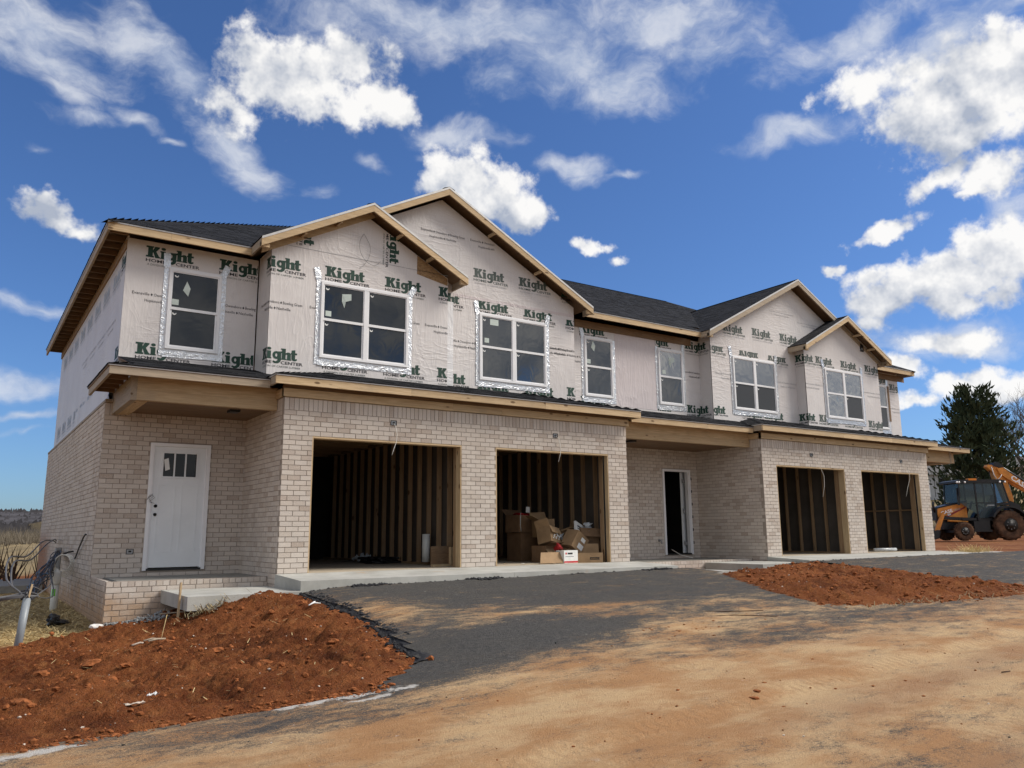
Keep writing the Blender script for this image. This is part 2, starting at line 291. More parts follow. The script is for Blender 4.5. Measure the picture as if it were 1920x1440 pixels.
# asphalt under blown dust; 'dust' vertex attribute holds where the mud was carried
m, t, b = newmat('asphalt'); P = t.n('ShaderNodeNewGeometry').outputs['Position']
a = t.n('ShaderNodeAttribute', attribute_name='dust').outputs['Fac']
f1 = t.noise(P, 190, 3, .7); f2 = t.noise(P, 70, 3, .6)
asp = t.mix(t.ramp(f1, .3, .75), (.022, .022, .023), (.105, .102, .098)); asp = t.mix(t.ramp(f2, .62, .72, 0, .7), asp, (.17, .16, .145)); asp = t.mix(t.ramp(t.noise(P, 26, 4, .75), .4, .66, 0, .55), asp, (.135, .125, .110)); asp = t.mix(t.ramp(t.noise(P, 1.3, 5, .7), .4, .7, 0, .5), asp, (.085, .078, .066))
st = t.noise(t.map(P, sc=(.8, 2.2, 1), rot=(0, 0, -.12)), 1.6, 9, .70, .35)
pa = t.noise(t.map(P, sc=(.8, 1.5, 1), rot=(0, 0, .25)), 4.2, 8, .74)
grain = t.noise(P, 48, 6, .78)
d = t.m('ADD', a, t.m('ADD', t.m('MULTIPLY_ADD', st, 1.7, -.85), t.m('ADD', t.m('MULTIPLY_ADD', pa, 1.5, -.75), t.m('ADD', t.m('MULTIPLY_ADD', grain, 1.5, -.75), t.m('MULTIPLY_ADD', t.noise(P, 150, 3, .75), 1.7, -.85)))))
fac = t.ramp(d, .22, .86)
tint = t.noise(t.map(P, sc=(.8, 1.4, 1), rot=(0, 0, -.12)), 1.0, 9, .68)
dust = t.mix(t.ramp(tint, .40, .62), (.46, .245, .105), (.63, .435, .235))
dust = t.mix(t.ramp(t.noise(P, 5, 6, .7), .60, .76, 0, .55), dust, (.40, .165, .055))
dust = t.mix(t.ramp(t.noise(P, 140, 2), .3, .7, .25, 0), dust, (.28, .155, .08)); dust = t.mix(t.ramp(t.noise(P, 62, 5, .8), .56, .68, 0, .6), dust, (.20, .115, .065)); dust = t.mix(t.ramp(t.noise(P, 20, 6, .75), .55, .72, 0, .45), dust, (.42, .21, .09)); dust = t.mix(t.ramp(t.noise(P, 240, 2, .6), .64, .72, 0, .5), dust, (.70, .58, .42))
brown = t.n('ShaderNodeAttribute', attribute_name='brown').outputs['Fac']
dust = t.mix(t.m('MULTIPLY', t.ramp(t.m('ADD', brown, t.m('MULTIPLY_ADD', st, .8, -.4)), .3, .9), .8), dust, (.33, .185, .10))
c = t.mix(t.m('MULTIPLY', fac, .96), asp, dust)
trd = t.n('ShaderNodeAttribute', attribute_name='tread').outputs['Fac']; tx = t.n('ShaderNodeSeparateXYZ', i={0: t.map(P, rot=(0, 0, -.10))}); tw = t.m('MULTIPLY', t.ramp(t.m('SINE', t.m('ADD', t.m('MULTIPLY', tx.outputs[0], 62.0), t.m('MULTIPLY', t.m('ABSOLUTE', t.m('SINE', t.m('MULTIPLY', tx.outputs[1], 26.0))), 2.2))), -.2, .5), trd)
c = t.mix(t.m('MULTIPLY', tw, t.ramp(t.noise(P, 2.5, 4), .42, .6, 0, .34)), c, (.30, .18, .09))
wl = t.n('ShaderNodeAttribute', attribute_name='lime').outputs['Fac']
c = t.mix(t.ramp(t.m('ADD', wl, t.m('MULTIPLY_ADD', t.noise(P, 9, 7, .75, .8), 2.8, -1.40)), .35, .75, 0, .9), c, (.60, .57, .52))
setin(t, b, Base_Color=c, Roughness=.93, Specular_IOR_Level=.2)
bump(t, b, t.m('ADD', t.m('ADD', f1, f2), t.m('ADD', t.m('MULTIPLY', pa, 1.2), t.m('ADD', grain, t.m('MULTIPLY', tw, -.3)))), .8, .014)
plain('asphalt_black', (.018, .018, .02), .85, .4, 40, bmp=.6)

# terrain: mud, straw, far field, by vertex attributes
m, t, b = newmat('terrain'); P = t.n('ShaderNodeNewGeometry').outputs['Position']
n1 = t.noise(P, .5, 6, .65); n2 = t.noise(P, 5, 6, .7); n3 = t.noise(P, 30, 4, .7)
red = t.mix(t.ramp(n1, .35, .65), (.145, .048, .018), (.235, .10, .04)); red = t.mix(t.ramp(n2, .45, .75, 0, .6), red, (.30, .15, .065))
fld = t.mix(t.ramp(t.noise(P, .12, 5, .65), .4, .62), (.29, .215, .115), (.19, .145, .08)); fld = t.mix(t.ramp(n3, .4, .7, 0, .5), fld, (.31, .25, .14))
stw = t.mix(t.ramp(n3, .35, .7), (.30, .20, .085), (.52, .38, .18)); stw = t.mix(t.ramp(n2, .52, .72, 0, .8), stw, (.15, .07, .03))
fa = t.n('ShaderNodeAttribute', attribute_name='field').outputs['Fac']; sa = t.n('ShaderNodeAttribute', attribute_name='strawy').outputs['Fac']
c = t.mix(t.ramp(t.m('ADD', fa, t.m('MULTIPLY_ADD', n1, .6, -.3)), .3, .7), red, fld)
c = t.mix(t.ramp(t.m('ADD', sa, t.m('MULTIPLY_ADD', n2, .8, -.4)), .3, .7), c, stw)
setin(t, b, Base_Color=c, Roughness=.97, Specular_IOR_Level=.1); bump(t, b, t.m('ADD', n2, t.m('MULTIPLY', n3, .4)), .6, .05)
plain('hill_wood', (.078, .075, .080), 1.0, .4, .05, bmp=0, spec=0)
plain('twig', (.10, .09, .08), 1.0, .35, 2, bmp=0, spec=.1)
plain('brush', (.17, .145, .11), 1.0, .35, 2, bmp=0, spec=.1)
plain('bark', (.07, .058, .05), .95, .3, 6)
m, t, b = newmat('cedar'); P = t.n('ShaderNodeNewGeometry').outputs['Position']
setin(t, b, Base_Color=t.mix(t.noise(P, .9, 4), (.022, .034, .018), (.07, .09, .045)), Roughness=.9, Specular_IOR_Level=.15)

# things
plain('cardboard', (.30, .195, .105), .85, .14, 5, bmp=.1)
plain('cardboard_dark', (.20, .12, .065), .85, .14, 5, bmp=.1)
plain('cardboard_inside', (.25, .17, .10), .9, .12, 5, bmp=.1)
plain('red_print', (.50, .03, .035), .5, .1, 8, bmp=0)
plain('plastic_bag', (.50, .53, .55), .3, .15, 14, bmp=.5)
plain('black_plastic', (.012, .012, .014), .35, .2, 14, bmp=.4)
plain('pvc', (.66, .67, .64), .4, .06, 5, bmp=0)
plain('pvc_grey', (.24, .265, .285), .4, .08, 5, bmp=0)
plain('green_tape', (.16, .55, .06), .5, .05, 5, bmp=0)
plain('cable_white', (.70, .68, .62), .5, .05, 5, bmp=0)
plain('cable_grey', (.11, .11, .115), .5, .1, 5, bmp=0)
plain('cable_black', (.012, .012, .016), .4, .1, 5, bmp=0)
plain('metal_grey', (.30, .31, .32), .4, .1, 6, .5)
plain('rust', (.07, .035, .02), .9, .3, 12)
plain('machine_orange', (.60, .235, .04), .5, .22, 3.0, bmp=0)
plain('machine_black', (.014, .014, .015), .4, .3, 4, bmp=0)
plain('machine_red', (.23, .015, .02), .4, .1, 5, bmp=0)
plain('tyre_mud', (.085, .045, .025), .95, .6, 3.5, bmp=.5)
plain('rim_black', (.02, .018, .016), .5, .3, 6)
plain('amber', (.75, .24, .02), .3, .1, 5, bmp=0)
plain('lamp_white', (.85, .85, .85), .2, .02, 5, bmp=0)
plain('hydraulic_steel', (.5, .5, .5), .3, .1, 5, .9, 0)
plain('shed_wall', (.40, .42, .44), .8, .15, 1.0)
plain('shed_roof', (.10, .095, .09), .85, .2, 1.0)
m, t, b = newmat('cab_glass')
setin(t, b, Base_Color=(.10, .16, .19), Roughness=.04, Specular_IOR_Level=.6, Transmission_Weight=.75); b.inputs['IOR'].default_value = 1.3
# ------------------------------------------------------------------ helpers
def tag(o, label=None, cat=None, group=None, kind=None):
    if label: o['label'] = label
    if cat: o['category'] = cat
    if group: o['group'] = group
    if kind: o['kind'] = kind
    return o
def thing(name, label, cat, loc=(0, 0, 0), rz=0.0, group=None):
    o = bpy.data.objects.new(name, None); COL.objects.link(o); o.empty_display_size = .2
    o.location = loc; o.rotation_euler = (0, 0, rz)
    return tag(o, label, cat, group)
def link(name, me, parent=None):
    o = bpy.data.objects.new(name, me); COL.objects.link(o)
    if parent is not None: o.parent = parent
    return o
class MB:
    def __init__(s): s.v = []; s.f = []; s.m = []; s.mats = []; s.sm = []
    def mi(s, mat):
        if mat not in s.mats: s.mats.append(mat)
        return s.mats.index(mat)
    def add(s, vs, fs, mat, smooth=False):
        k = len(s.v); s.v.extend([tuple(x) for x in vs]); mi = s.mi(mat)
        for f in fs: s.f.append([k + i for i in f]); s.m.append(mi); s.sm.append(smooth)
        return s
    def box(s, x0, x1, y0, y1, z0, z1, mat):
        return s.obox(Vector((x0, y0, z0)), Vector((x1 - x0, 0, 0)), Vector((0, y1 - y0, 0)), Vector((0, 0, z1 - z0)), mat)
    def obox(s, o, a, b, c, mat):
        o, a, b, c = Vector(o), Vector(a), Vector(b), Vector(c)
        vs = [o, o + a, o + a + b, o + b, o + c, o + a + c, o + a + b + c, o + b + c]
        return s.add(vs, [(0, 3, 2, 1), (4, 5, 6, 7), (0, 1, 5, 4), (1, 2, 6, 5), (2, 3, 7, 6), (3, 0, 4, 7)], mat)
    def prism(s, poly, ext, mat, cap=True):
        n = len(poly); e = Vector(ext); P = [Vector(p) for p in poly]
        fs = [(i, (i + 1) % n, n + (i + 1) % n, n + i) for i in range(n)]
        if cap: fs += [tuple(range(n))[::-1], tuple(range(n, 2 * n))]
        return s.add(P + [p + e for p in P], fs, mat)
    def beam(s, p, q, w, h, mat, up=(0, 0, 1)):
        p, q = Vector(p), Vector(q); d = (q - p).normalized(); up = Vector(up)
        sd_ = d.cross(up).normalized(); u2 = sd_.cross(d)
        return s.obox(p - sd_ * w / 2 - u2 * h / 2, q - p, sd_ * w, u2 * h, mat)
    def tube(s, pts, r, mat, n=6, cap=True):
        P = [Vector(p) for p in pts]; vs = []; fs = []; ref = None
        for i, p in enumerate(P):
            d = (P[min(i + 1, len(P) - 1)] - P[max(i - 1, 0)]).normalized()
            a = d.orthogonal().normalized() if ref is None else (ref - d * ref.dot(d)).normalized()
            ref = a; bq = d.cross(a); rr = r[i] if isinstance(r, (list, tuple)) else r
            for k in range(n):
                t_ = 2 * pi * k / n; vs.append(p + a * cos(t_) * rr + bq * sin(t_) * rr)
        for i in range(len(P) - 1):
            for k in range(n):
                k2 = (k + 1) % n; fs.append((i * n + k, i * n + k2, (i + 1) * n + k2, (i + 1) * n + k))
        if cap: fs += [tuple(range(n))[::-1], tuple((len(P) - 1) * n + k for k in range(n))]
        return s.add(vs, fs, mat, True)
    def lathe(s, prof, n, mat, o=(0, 0, 0), ax=(0, 0, 1), smooth=True):
        o = Vector(o); ax = Vector(ax).normalized(); a = ax.orthogonal().normalized(); bq = ax.cross(a); vs = []; fs = []
        for r_, h in prof:
            for k in range(n):
                t_ = 2 * pi * k / n; vs.append(o + ax * h + (a * cos(t_) + bq * sin(t_)) * r_)
        for i in range(len(prof) - 1):
            for k in range(n):
                k2 = (k + 1) % n; fs.append((i * n + k, i * n + k2, (i + 1) * n + k2, (i + 1) * n + k))
        if prof[0][0] > 1e-4: fs.append(tuple(range(n))[::-1])
        if prof[-1][0] > 1e-4: fs.append(tuple((len(prof) - 1) * n + k for k in range(n)))
        return s.add(vs, fs, mat, smooth)
    def mesh(s, name):
        me = bpy.data.meshes.new(name); me.from_pydata(s.v, [], s.f)
        for mt in s.mats: me.materials.append(MATS[mt])
        me.polygons.foreach_set('material_index', s.m); me.polygons.foreach_set('use_smooth', s.sm); me.update()
        return me
    def build(s, name, parent=None): return link(name, s.mesh(name), parent)
def smooth(pts, n=5):
    pts = [Vector(p) for p in pts]; S_ = []
    for i in range(len(pts) - 1):
        p0, p1, p2, p3 = pts[max(i - 1, 0)], pts[i], pts[i + 1], pts[min(i + 2, len(pts) - 1)]
        for q in range(n):
            t_ = q / n; S_.append(.5 * ((2 * p1) + (p2 - p0) * t_ + (2 * p0 - 5 * p1 + 4 * p2 - p3) * t_ * t_ + (3 * p1 - p0 - 3 * p2 + p3) * t_ ** 3))
    return S_ + [pts[-1]]
def rock(rad, sub=1, seed=0, amp=.35, flat=.7):
    bm = bmesh.new(); bmesh.ops.create_icosphere(bm, subdivisions=sub, radius=1)
    for v in bm.verts:
        k = 1 + amp * mnoise.noise(v.co * 1.3 + Vector((seed * 7.1, seed * 3.3, seed))) * 1.6
        v.co = Vector((v.co.x * k, v.co.y * k, v.co.z * k * flat)) * rad
    vs = [v.co.copy() for v in bm.verts]; fs = [[v.index for v in f.verts] for f in bm.faces]; bm.free(); return vs, fs
def sst(a, b, x):
    t_ = min(1, max(0, (x - a) / (b - a))); return t_ * t_ * (3 - 2 * t_)
def pxsize(p, w, h):
    d = Vector(p) - CAM; z = d.dot(FW)
    if z < .5: return 0
    x, y = 960 + FPX * d.dot(RT) / z, 720 - FPX * d.dot(UP) / z
    if not (-10 < x < 1930 and -10 < y < 1450): return 0
    return (FPX / z) ** 2 * w * h

# ------------------------------------------------------------------ terrain
def gz(x, y):
    z = -0.2 + .0115 * x + .067 * (y + 1.2); k = 12.; cap = -.07
    if -k * z < 60: z = -log(exp(-k * z) + exp(-k * cap)) / k
    z -= .57 * sst(.6, -2.6, x) * sst(-9, -1.0, y)
    z += .10 * sst(24, 36, x) * sst(-2, 6, y)
    t_ = (x - 45) * .85 + (y - 11) * .53
    if t_ > 0 and x > 20: z += 6.0 * sst(0, 58, t_)
    if y < -12: z = max(z, -1.6)
    return z
def axis(lo, hi, step, far):
    a = []; x = lo
    while x <= hi + 1e-6: a.append(x); x += step
    s_ = step; x = hi
    while x < far: s_ *= 1.28; x += s_; a.append(x)
    s_ = step; x = lo; pre = []
    while x > -far: s_ *= 1.28; x -= s_; pre.append(x)
    return pre[::-1] + a
def sheet(name, xs, ys, zf, mat, attrs=None, keep=None, kind='structure'):
    idx = {}; vs = []; fs = []
    ok = {}
    for j, y in enumerate(ys):
        for i, x in enumerate(xs): vs.append((x, y, zf(x, y)))
    n = len(xs)
    for j in range(len(ys) - 1):
        for i in range(n - 1):
            if keep and not keep((xs[i] + xs[i + 1]) / 2, (ys[j] + ys[j + 1]) / 2): continue
            fs.append((j * n + i, j * n + i + 1, (j + 1) * n + i + 1, (j + 1) * n + i))
    used = sorted({k for f in fs for k in f}); mp = {k: q for q, k in enumerate(used)}
    vs2 = [vs[k] for k in used]; fs = [[mp[k] for k in f] for f in fs]
    me = bpy.data.meshes.new(name); me.from_pydata(vs2, [], fs); me.materials.append(MATS[mat])
    me.polygons.foreach_set('use_smooth', [True] * len(fs))
    for an, fn in (attrs or {}).items():
        at = me.attributes.new(an, 'FLOAT', 'POINT'); at.data.foreach_set('value', [fn(v[0], v[1]) for v in vs2])
    me.update(); o = link(name, me); o['kind'] = kind
    return o
def inpoly(x, y, P):
    r_ = False; j = len(P) - 1
    for i in range(len(P)):
        if (P[i][1] > y) != (P[j][1] > y) and x < (P[j][0] - P[i][0]) * (y - P[i][1]) / (P[j][1] - P[i][1]) + P[i][0]: r_ = not r_
        j = i
    return r_
def pdist(x, y, P):
    d = 1e9
    for i in range(len(P)):
        a, b_ = P[i], P[(i + 1) % len(P)]; dx, dy = b_[0] - a[0], b_[1] - a[1]
        t_ = max(0, min(1, ((x - a[0]) * dx + (y - a[1]) * dy) / (dx * dx + dy * dy + 1e-9)))
        d = min(d, (x - a[0] - t_ * dx) ** 2 + (y - a[1] - t_ * dy) ** 2)
    return sqrt(d)
def fbm(x, y, s, o=4, seed=0): return mnoise.fractal(Vector((x * s, y * s, seed)), 1.0, 2.1, o)

WX, RX = 7.211, 4.277            # garage block width, recess width
TOT = 2 * WX + RX; MX = lambda x: TOT - x
HOUSE = (-2.29, TOT + 2.29, .46, 12.3)
xs = axis(-9, 26, .3, 1500); ys = axis(-15, 18, .3, 1500)
def field_w(x, y):
    a = sst(14, 24, y - (0 if x < 20 else 8)) * (1 if x < 21 else 0)
    t_ = (x - 45) * .85 + (y - 11) * .53
    return max(a, sst(2, 14, t_), sst(-16, -22, y), sst(-14, -30, x))
def straw_w(x, y):
    return sst(-2.0, -2.35, x) * sst(-.6, .4, y + .25 * (x + 2.6)) * sst(14, 6, y)
ground = sheet('ground', xs, ys, lambda x, y: gz(x, y) - .17 * sst(7.0, 7.5, x) * sst(11.9, 11.3, x) * sst(-1.9, -1.4, y) - (.03 if -11 < x < 24 and y > -15 else .06) + .03 * fbm(x, y, .7), 'terrain',
               {'field': field_w, 'strawy': straw_w})

# road and driveways (one worn surface, dust carried over it)
ROADY = -6.25
BED1 = [(-1.17, .50), (-.05, -1.1), (.03, -1.25), (.0, -2.45), (-.04, -3.3), (-.22, -4.46), (-.47, -5.6), (-.93, -6.0), (-1.21, -6.3), (-1.79, -6.12), (-2.35, -6.1), (-3.15, -6.3), (-3.75, -6.33), (-5.5, -6.6), (-6.5, -4.5), (-5.2, -1.5), (-3.7, -.6), (-3.3, -.2), (-2.6, .35), (-2.3, .52)]
BED2 = [(7.45, -2.05), (8.8, -1.85), (9.9, -1.5), (11.35, -1.28), (11.46, -1.4), (11.2, -2.2), (10.75, -3.9), (10.9, -5.75), (9.56, -6.25), (7.86, -6.2), (6.13, -5.85), (5.53, -5.55), (6.0, -4.35), (6.75, -3.1)]
BLOBS = [(-.6, -6.05, 1.2, .4, -.30), (.9, -5.6, 1.2, .35, -.30), (.1, -2.5, .3, .3, .15), (1.0, -3.9, 1.0, .3, .28), (2.2, -4.9, .8, .3, .35), (3.4, -4.5, 1.2, .4, .22), (4.6, -4.8, .8, .4, .25),  # x, y, rx, ry, dust added: tongues of clean asphalt and drifts of mud
    (.25, -5.35, 1.3, .5, -.42), (-.9, -6.35, 1.1, .32, -.35), (1.7, -5.1, .9, .55, -.35), (1.2, -3.4, 2.4, 1.2, -.12), (3.6, -3.0, 2.6, 1.6, -.25), (3.2, -1.6, 4, .7, -.25),
    (.25, -3.3, .5, .65, .50), (1.5, -4.3, .8, .22, .42), (2.6, -4.35, .7, .25, .36), (.55, -4.75, .5, .22, .30), (3.5, -5.6, 1.5, .35, .34), (2.6, -6.0, .9, .35, .30), (5.2, -5.4, .5, .25, .15),
    (.2, -6.5, 2.0, .4, .12), (1.0, -8.0, 4.0, .8, .25), (-2.0, -6.9, 1.2, .35, -.25), (5.5, -6.6, 3.5, .5, -.22), (2.9, -6.7, .8, .25, -.28), (9, -7.0, 5, .5, -.05)]
def dust_w(x, y):
    v = .23 + .56 * sst(-5.2, -7.4, y - .02 * x) - .10 * sst(9, 12, x) * sst(-6.4, -5.4, y)
    for bx, by, rx, ry, w in BLOBS:
        q = ((x - bx) / rx) ** 2 + ((y - by) / ry) ** 2
        if q < 6: v += (1.12 * w if w > 0 else w) * exp(-q)
    return v
def brown_w(x, y):
    yy = y - .09 * x
    v = .10 + .55 * exp(-((yy + 8.85) / .42) ** 2) * sst(-1.5, 1.5, x) + .45 * exp(-((yy + 7.55) / .33) ** 2) * sst(1.5, 4, x) + .55 * sst(-9.2, -10.2, yy) + .3 * sst(-.5, -3, x)
    return v - .35 * exp(-((yy + 8.15) / .28) ** 2)
def lime_w(x, y):
    v = 0
    for ax_, ay, bx, by, w in ((-1.95, -6.30, -1.5, -6.30, .19), (-1.5, -6.32, -1.0, -6.45, .10), (-1.6, -6.5, -1.25, -6.56, .08), (-4.1, -6.6, -3.4, -6.5, .17)):
        dx, dy = bx - ax_, by - ay; t_ = max(0, min(1, ((x - ax_) * dx + (y - ay) * dy) / (dx * dx + dy * dy)))
        dd = sqrt((x - ax_ - t_ * dx) ** 2 + (y - ay - t_ * dy) ** 2); v = max(v, 1 - dd / (w * .9))
    return max(0, v)
def road_z(x, y):
    ruts = -.02 * exp(-((y - .09 * x + 8.45) / .12) ** 2) + .012 * exp(-((y - .09 * x + 8.2) / .12) ** 2)
    return gz(x, y) + .03 + ruts + .012 * fbm(x, y, 1.7, 4) + .006 * fbm(x, y, 9, 3, 5)
def tread_w(x, y):
    yy = y - .10 * x; return max(exp(-((yy - q) / .13) ** 2) for q in (-8.35, -9.75, -7.35))
def ex(y):
    P_ = ((-1.2, .03), (-2.45, .0), (-3.3, -.04), (-4.46, -.22), (-5.6, -.47), (-6.2, -.95))
    for (y0, x0), (y1, x1) in zip(P_, P_[1:]):
        if y >= y1: return x0 + (x1 - x0) * (y - y0) / (y1 - y0)
    return -.95
ATT = {'tread': tread_w, 'dust': dust_w, 'brown': brown_w, 'lime': lime_w}
def in_beds(x, y): return inpoly(x, y, BED1) or inpoly(x, y, BED2)
rx_ = []; x = -60.
while x < 130:
    rx_.append(x); x += .09 if -6.5 < x < 9 else (.2 if -9 < x < 20 else 2.0)
ry_ = []; y = -15.
while y < ROADY + .12: ry_.append(y); y += .09
sheet('road', rx_, ry_, lambda x, y: road_z(x, y) - .05 * sst(40, 60, x), 'asphalt', ATT, lambda x, y: (y < ROADY or (x > -1.4 and x < 10.6)) and not in_beds(x, y))
yr0 = ry_[-1]
def drive(name, x0, x1, y1, keep):
    a = []; x = x0
    while x < x1 + .05: a.append(x); x += .1
    bb = []; y = yr0
    while y < y1 + .05: bb.append(min(y, y1)); y += .1
    def zf(x, y):
        z = road_z(x, y) + .02 * sst(-6, -5, y)
        return z
    return sheet(name, a, bb, zf, 'asphalt', ATT, keep)
drive('driveway', -1.4, 7.6, -1.13, lambda x, y: not in_beds(x, y) and x > (-.02 if y > -3.3 else -1.35) and x < 7.55)
drive('driveway', 10.6, 21.5, -1.13, lambda x, y: not in_beds(x, y) and x > 10.7)

def bed(name, P, zf, step, label):
    x0, x1 = min(p[0] for p in P) - .05, max(p[0] for p in P) + .05; y0, y1 = min(p[1] for p in P) - .05, max(p[1] for p in P) + .05
    a = [x0 + step * i for i in range(int((x1 - x0) / step) + 2)]; bb = [y0 + step * i for i in range(int((y1 - y0) / step) + 2)]
    o = sheet(name, a, bb, zf, 'red_dirt', None, lambda x, y: inpoly(x, y, P))
    return o
def bed_z(P, hgt):
    def f(x, y):
        e = pdist(x, y, P); rise = sst(0, .55, e)
        n_ = .06 * fbm(x, y, 1.3, 3, 3) + .065 * abs(fbm(x, y, 4.5, 4, 9)) + .042 * abs(fbm(x, y, 12, 3, 4)) + .020 * fbm(x, y, 30, 2, 1)
        return gz(x, y) - .02 + .05 * sst(0, .12, e) + rise * (hgt(x, y) + n_ * 1.0) + .25 * n_
    return f
def h1(x, y):
    m_ = .13 * exp(-((x + .85) / .75) ** 2 - ((y + 1.4) / .5) ** 2) + .0 * exp(-((x + .6) / .6) ** 2 - ((y + 1.7) / .6) ** 2) + .06 * exp(-((x + 2.2) / .9) ** 2 - ((y + 1.0) / .8) ** 2)
    rut = -.05 * exp(-((x + 2.6 + .25 * (y + 4)) / .16) ** 2) * sst(-1.5, -3, y)
    return .035 + m_ + rut
bz1 = bed_z(BED1, h1); bz2 = bed_z(BED2, lambda x, y: .02)
bed('dirt_bed', BED1, bz1, .032, ''); bed('dirt_bed', BED2, bz2, .06, '')
def surf(x, y):
    if inpoly(x, y, BED1): return bz1(x, y)
    if inpoly(x, y, BED2): return bz2(x, y)
    if y > -15 and (y < -6.2 or -.2 < x < 7.6 or 10.7 < x < 21.5) and y < -1.1: return road_z(x, y)
    return gz(x, y) - .03 - .17 * sst(7.0, 7.5, x) * sst(11.9, 11.3, x) * sst(-1.9, -1.4, y)

def scatter(name, n, region, size, mat, kinds=6, lift=.3, flat=.7, sub=1, label=None):
    shapes = [rock(1, sub, k + hash(name) % 7, .35, flat) for k in range(kinds)]; mb = MB(); c = 0; tries = 0
    while c < n and tries < n * 30:
        tries += 1; x, y = region()
        if x is None: continue
        s_ = size(x, y); vs, fs = random.choice(shapes); a = random.random() * 6.28; z = surf(x, y) + s_ * lift * flat
        mb.add([(x + s_ * (v.x * cos(a) - v.y * sin(a)), y + s_ * (v.x * sin(a) + v.y * cos(a)), z + s_ * v.z) for v in vs], fs, mat if isinstance(mat, str) else random.choice(mat)); c += 1
    o = mb.build(name); o['kind'] = 'stuff'; return o
def reg_poly(P):
    x0, x1 = min(p[0] for p in P), max(p[0] for p in P); y0, y1 = min(p[1] for p in P), max(p[1] for p in P)
    def f():
        x, y = random.uniform(x0, x1), random.uniform(y0, y1)
        return (x, y) if inpoly(x, y, P) else (None, None)
    return f
scatter('dirt_lumps', 34, reg_poly(BED1), lambda x, y: .05 + .06 * random.random() ** 2, 'dirt_clod', lift=.05, flat=.45, sub=2)
scatter('dirt_clods', 4600, reg_poly(BED1), lambda x, y: .004 + .030 * random.random() ** 7, 'dirt_clod')
scatter('dirt_clods', 1200, reg_poly(BED2), lambda x, y: .010 + .04 * random.random() ** 5, 'dirt_clod')
scatter('pebbles', 420, reg_poly(BED1), lambda x, y: .004 + .013 * random.random() ** 3, ['pale_stone', 'pale_stone', 'dirt_clod'])
scatter('pebbles', 130, reg_poly(BED2), lambda x, y: .006 + .015 * random.random() ** 3, ['pale_stone', 'dirt_clod'])
scatter('road_crumbs', 1500, lambda: (random.uniform(-3.6, 9), random.uniform(-10.5, -1.3)), lambda x, y: .002 + .008 * random.random() ** 5, ['dirt_clod', 'dirt_clod', 'pale_stone', 'asphalt_black'])
# broken mud patches lying on the asphalt
def mudreg():
    bx, by, rx, ry, w = random.choice([q for q in BLOBS if q[4] > .2]); return random.gauss(bx, rx * .5), min(-1.3, random.gauss(by, ry * .6))
scatter('mud_crumbs', 700, mudreg, lambda x, y: .003 + .015 * random.random() ** 4, 'dirt_clod', flat=.45)
# raw asphalt edge: crumbs along the left side of the first driveway, and along the aprons
def edgereg():
    q = random.random()
    if q < .62:
        y = random.choice((random.uniform(-3.2, -1.25), random.uniform(-5.5, -4.1), random.uniform(-5.6, -1.25))); x = ex(y) + random.gauss(.0, .065)
        return x, y
    if q < .8: return random.uniform(0, 7.5), -1.14 - abs(random.gauss(0, .03))
    if q < .9:
        y = random.uniform(-5, -1.3); return 10.72 + .18 * (y + 3.9) * (1 if y > -3.9 else 0) + random.gauss(0, .06), y
    return random.uniform(11.5, 18.7), -1.14 - abs(random.gauss(0, .03))
scatter('asphalt_crumbs', 3800, edgereg, lambda x, y: .006 + .026 * random.random() ** 3, 'asphalt_black', lift=.6)
def lumps():
    i = random.choice((.9, 1.1, 2.9, 3.1, 6.7, 6.9)); return random.gauss(i, .12), -1.16 - abs(random.gauss(0, .05))
scatter('asphalt_crumbs', 300, lumps, lambda x, y: .012 + .028 * random.random(), 'asphalt_black', lift=.9)
# the sloped raw edge of the asphalt itself
mb = MB(); vs = []; fs = []; k = 0; y = -1.16
while y > -5.75:
    x = ex(y); j = mnoise.noise(Vector((y * 4.1, 1, 2))) * .05; j2 = mnoise.noise(Vector((y * 9, 4, 2))) * .05
    for t_, dx in enumerate((.12 + j2, .05 + j, -.02 + j2, -.09 + j * 1.6)):
        zz = road_z(x + dx, y); vs.append((x + dx, y, (zz + .006 + .012 * (t_ == 1), zz + .016 + .02 * abs(j2) * 6, zz + .004 + .02 * abs(j) * 6, min(zz, bz1(x + dx - .03, y) if inpoly(x + dx - .03, y, BED1) else zz) - .03)[t_]))
    k += 1; y -= .035
for i in range(k - 1):
    for t_ in range(3): fs.append((i * 4 + t_, i * 4 + t_ + 1, (i + 1) * 4 + t_ + 1, (i + 1) * 4 + t_))
MB().add(vs, fs, 'asphalt_black', False).build('asphalt_edge')['kind'] = 'structure'
# soil spilt past the lower edge of the bed
def spill():
    i = random.randint(6, 11); a, b_ = BED1[i], BED1[i + 1]; t_ = random.random()
    return a[0] + (b_[0] - a[0]) * t_ + random.gauss(0, .03), a[1] + (b_[1] - a[1]) * t_ - random.gauss(.0, .06)
scatter('dirt_clods', 1500, spill, lambda x, y: .004 + .022 * random.random() ** 4, 'dirt_clod', flat=.5)
def spill2():
    i = random.randint(6, 12); a, b_ = BED2[i], BED2[(i + 1) % len(BED2)]; t_ = random.random()
    return a[0] + (b_[0] - a[0]) * t_ + random.gauss(0, .06), a[1] + (b_[1] - a[1]) * t_ + random.gauss(0, .06)
scatter('dirt_clods', 700, spill2, lambda x, y: .006 + .025 * random.random() ** 4, 'dirt_clod', flat=.5)
# gravel sliding out from under the step
def grav():
    t_ = random.random(); return -1.62 - .62 * t_ + random.gauss(0, .04), .10 + .28 * t_ - random.random() ** 2 * (.55 - .35 * t_)
o_ = scatter('gravel', 800, grav, lambda x, y: .010 + .016 * random.random(), 'gravel', lift=1.2)
scatter('gravel', 160, lambda: (random.uniform(8.7, 9.9), random.uniform(-1.35, -1.0)), lambda x, y: .012 + .02 * random.random(), 'gravel', lift=.9)
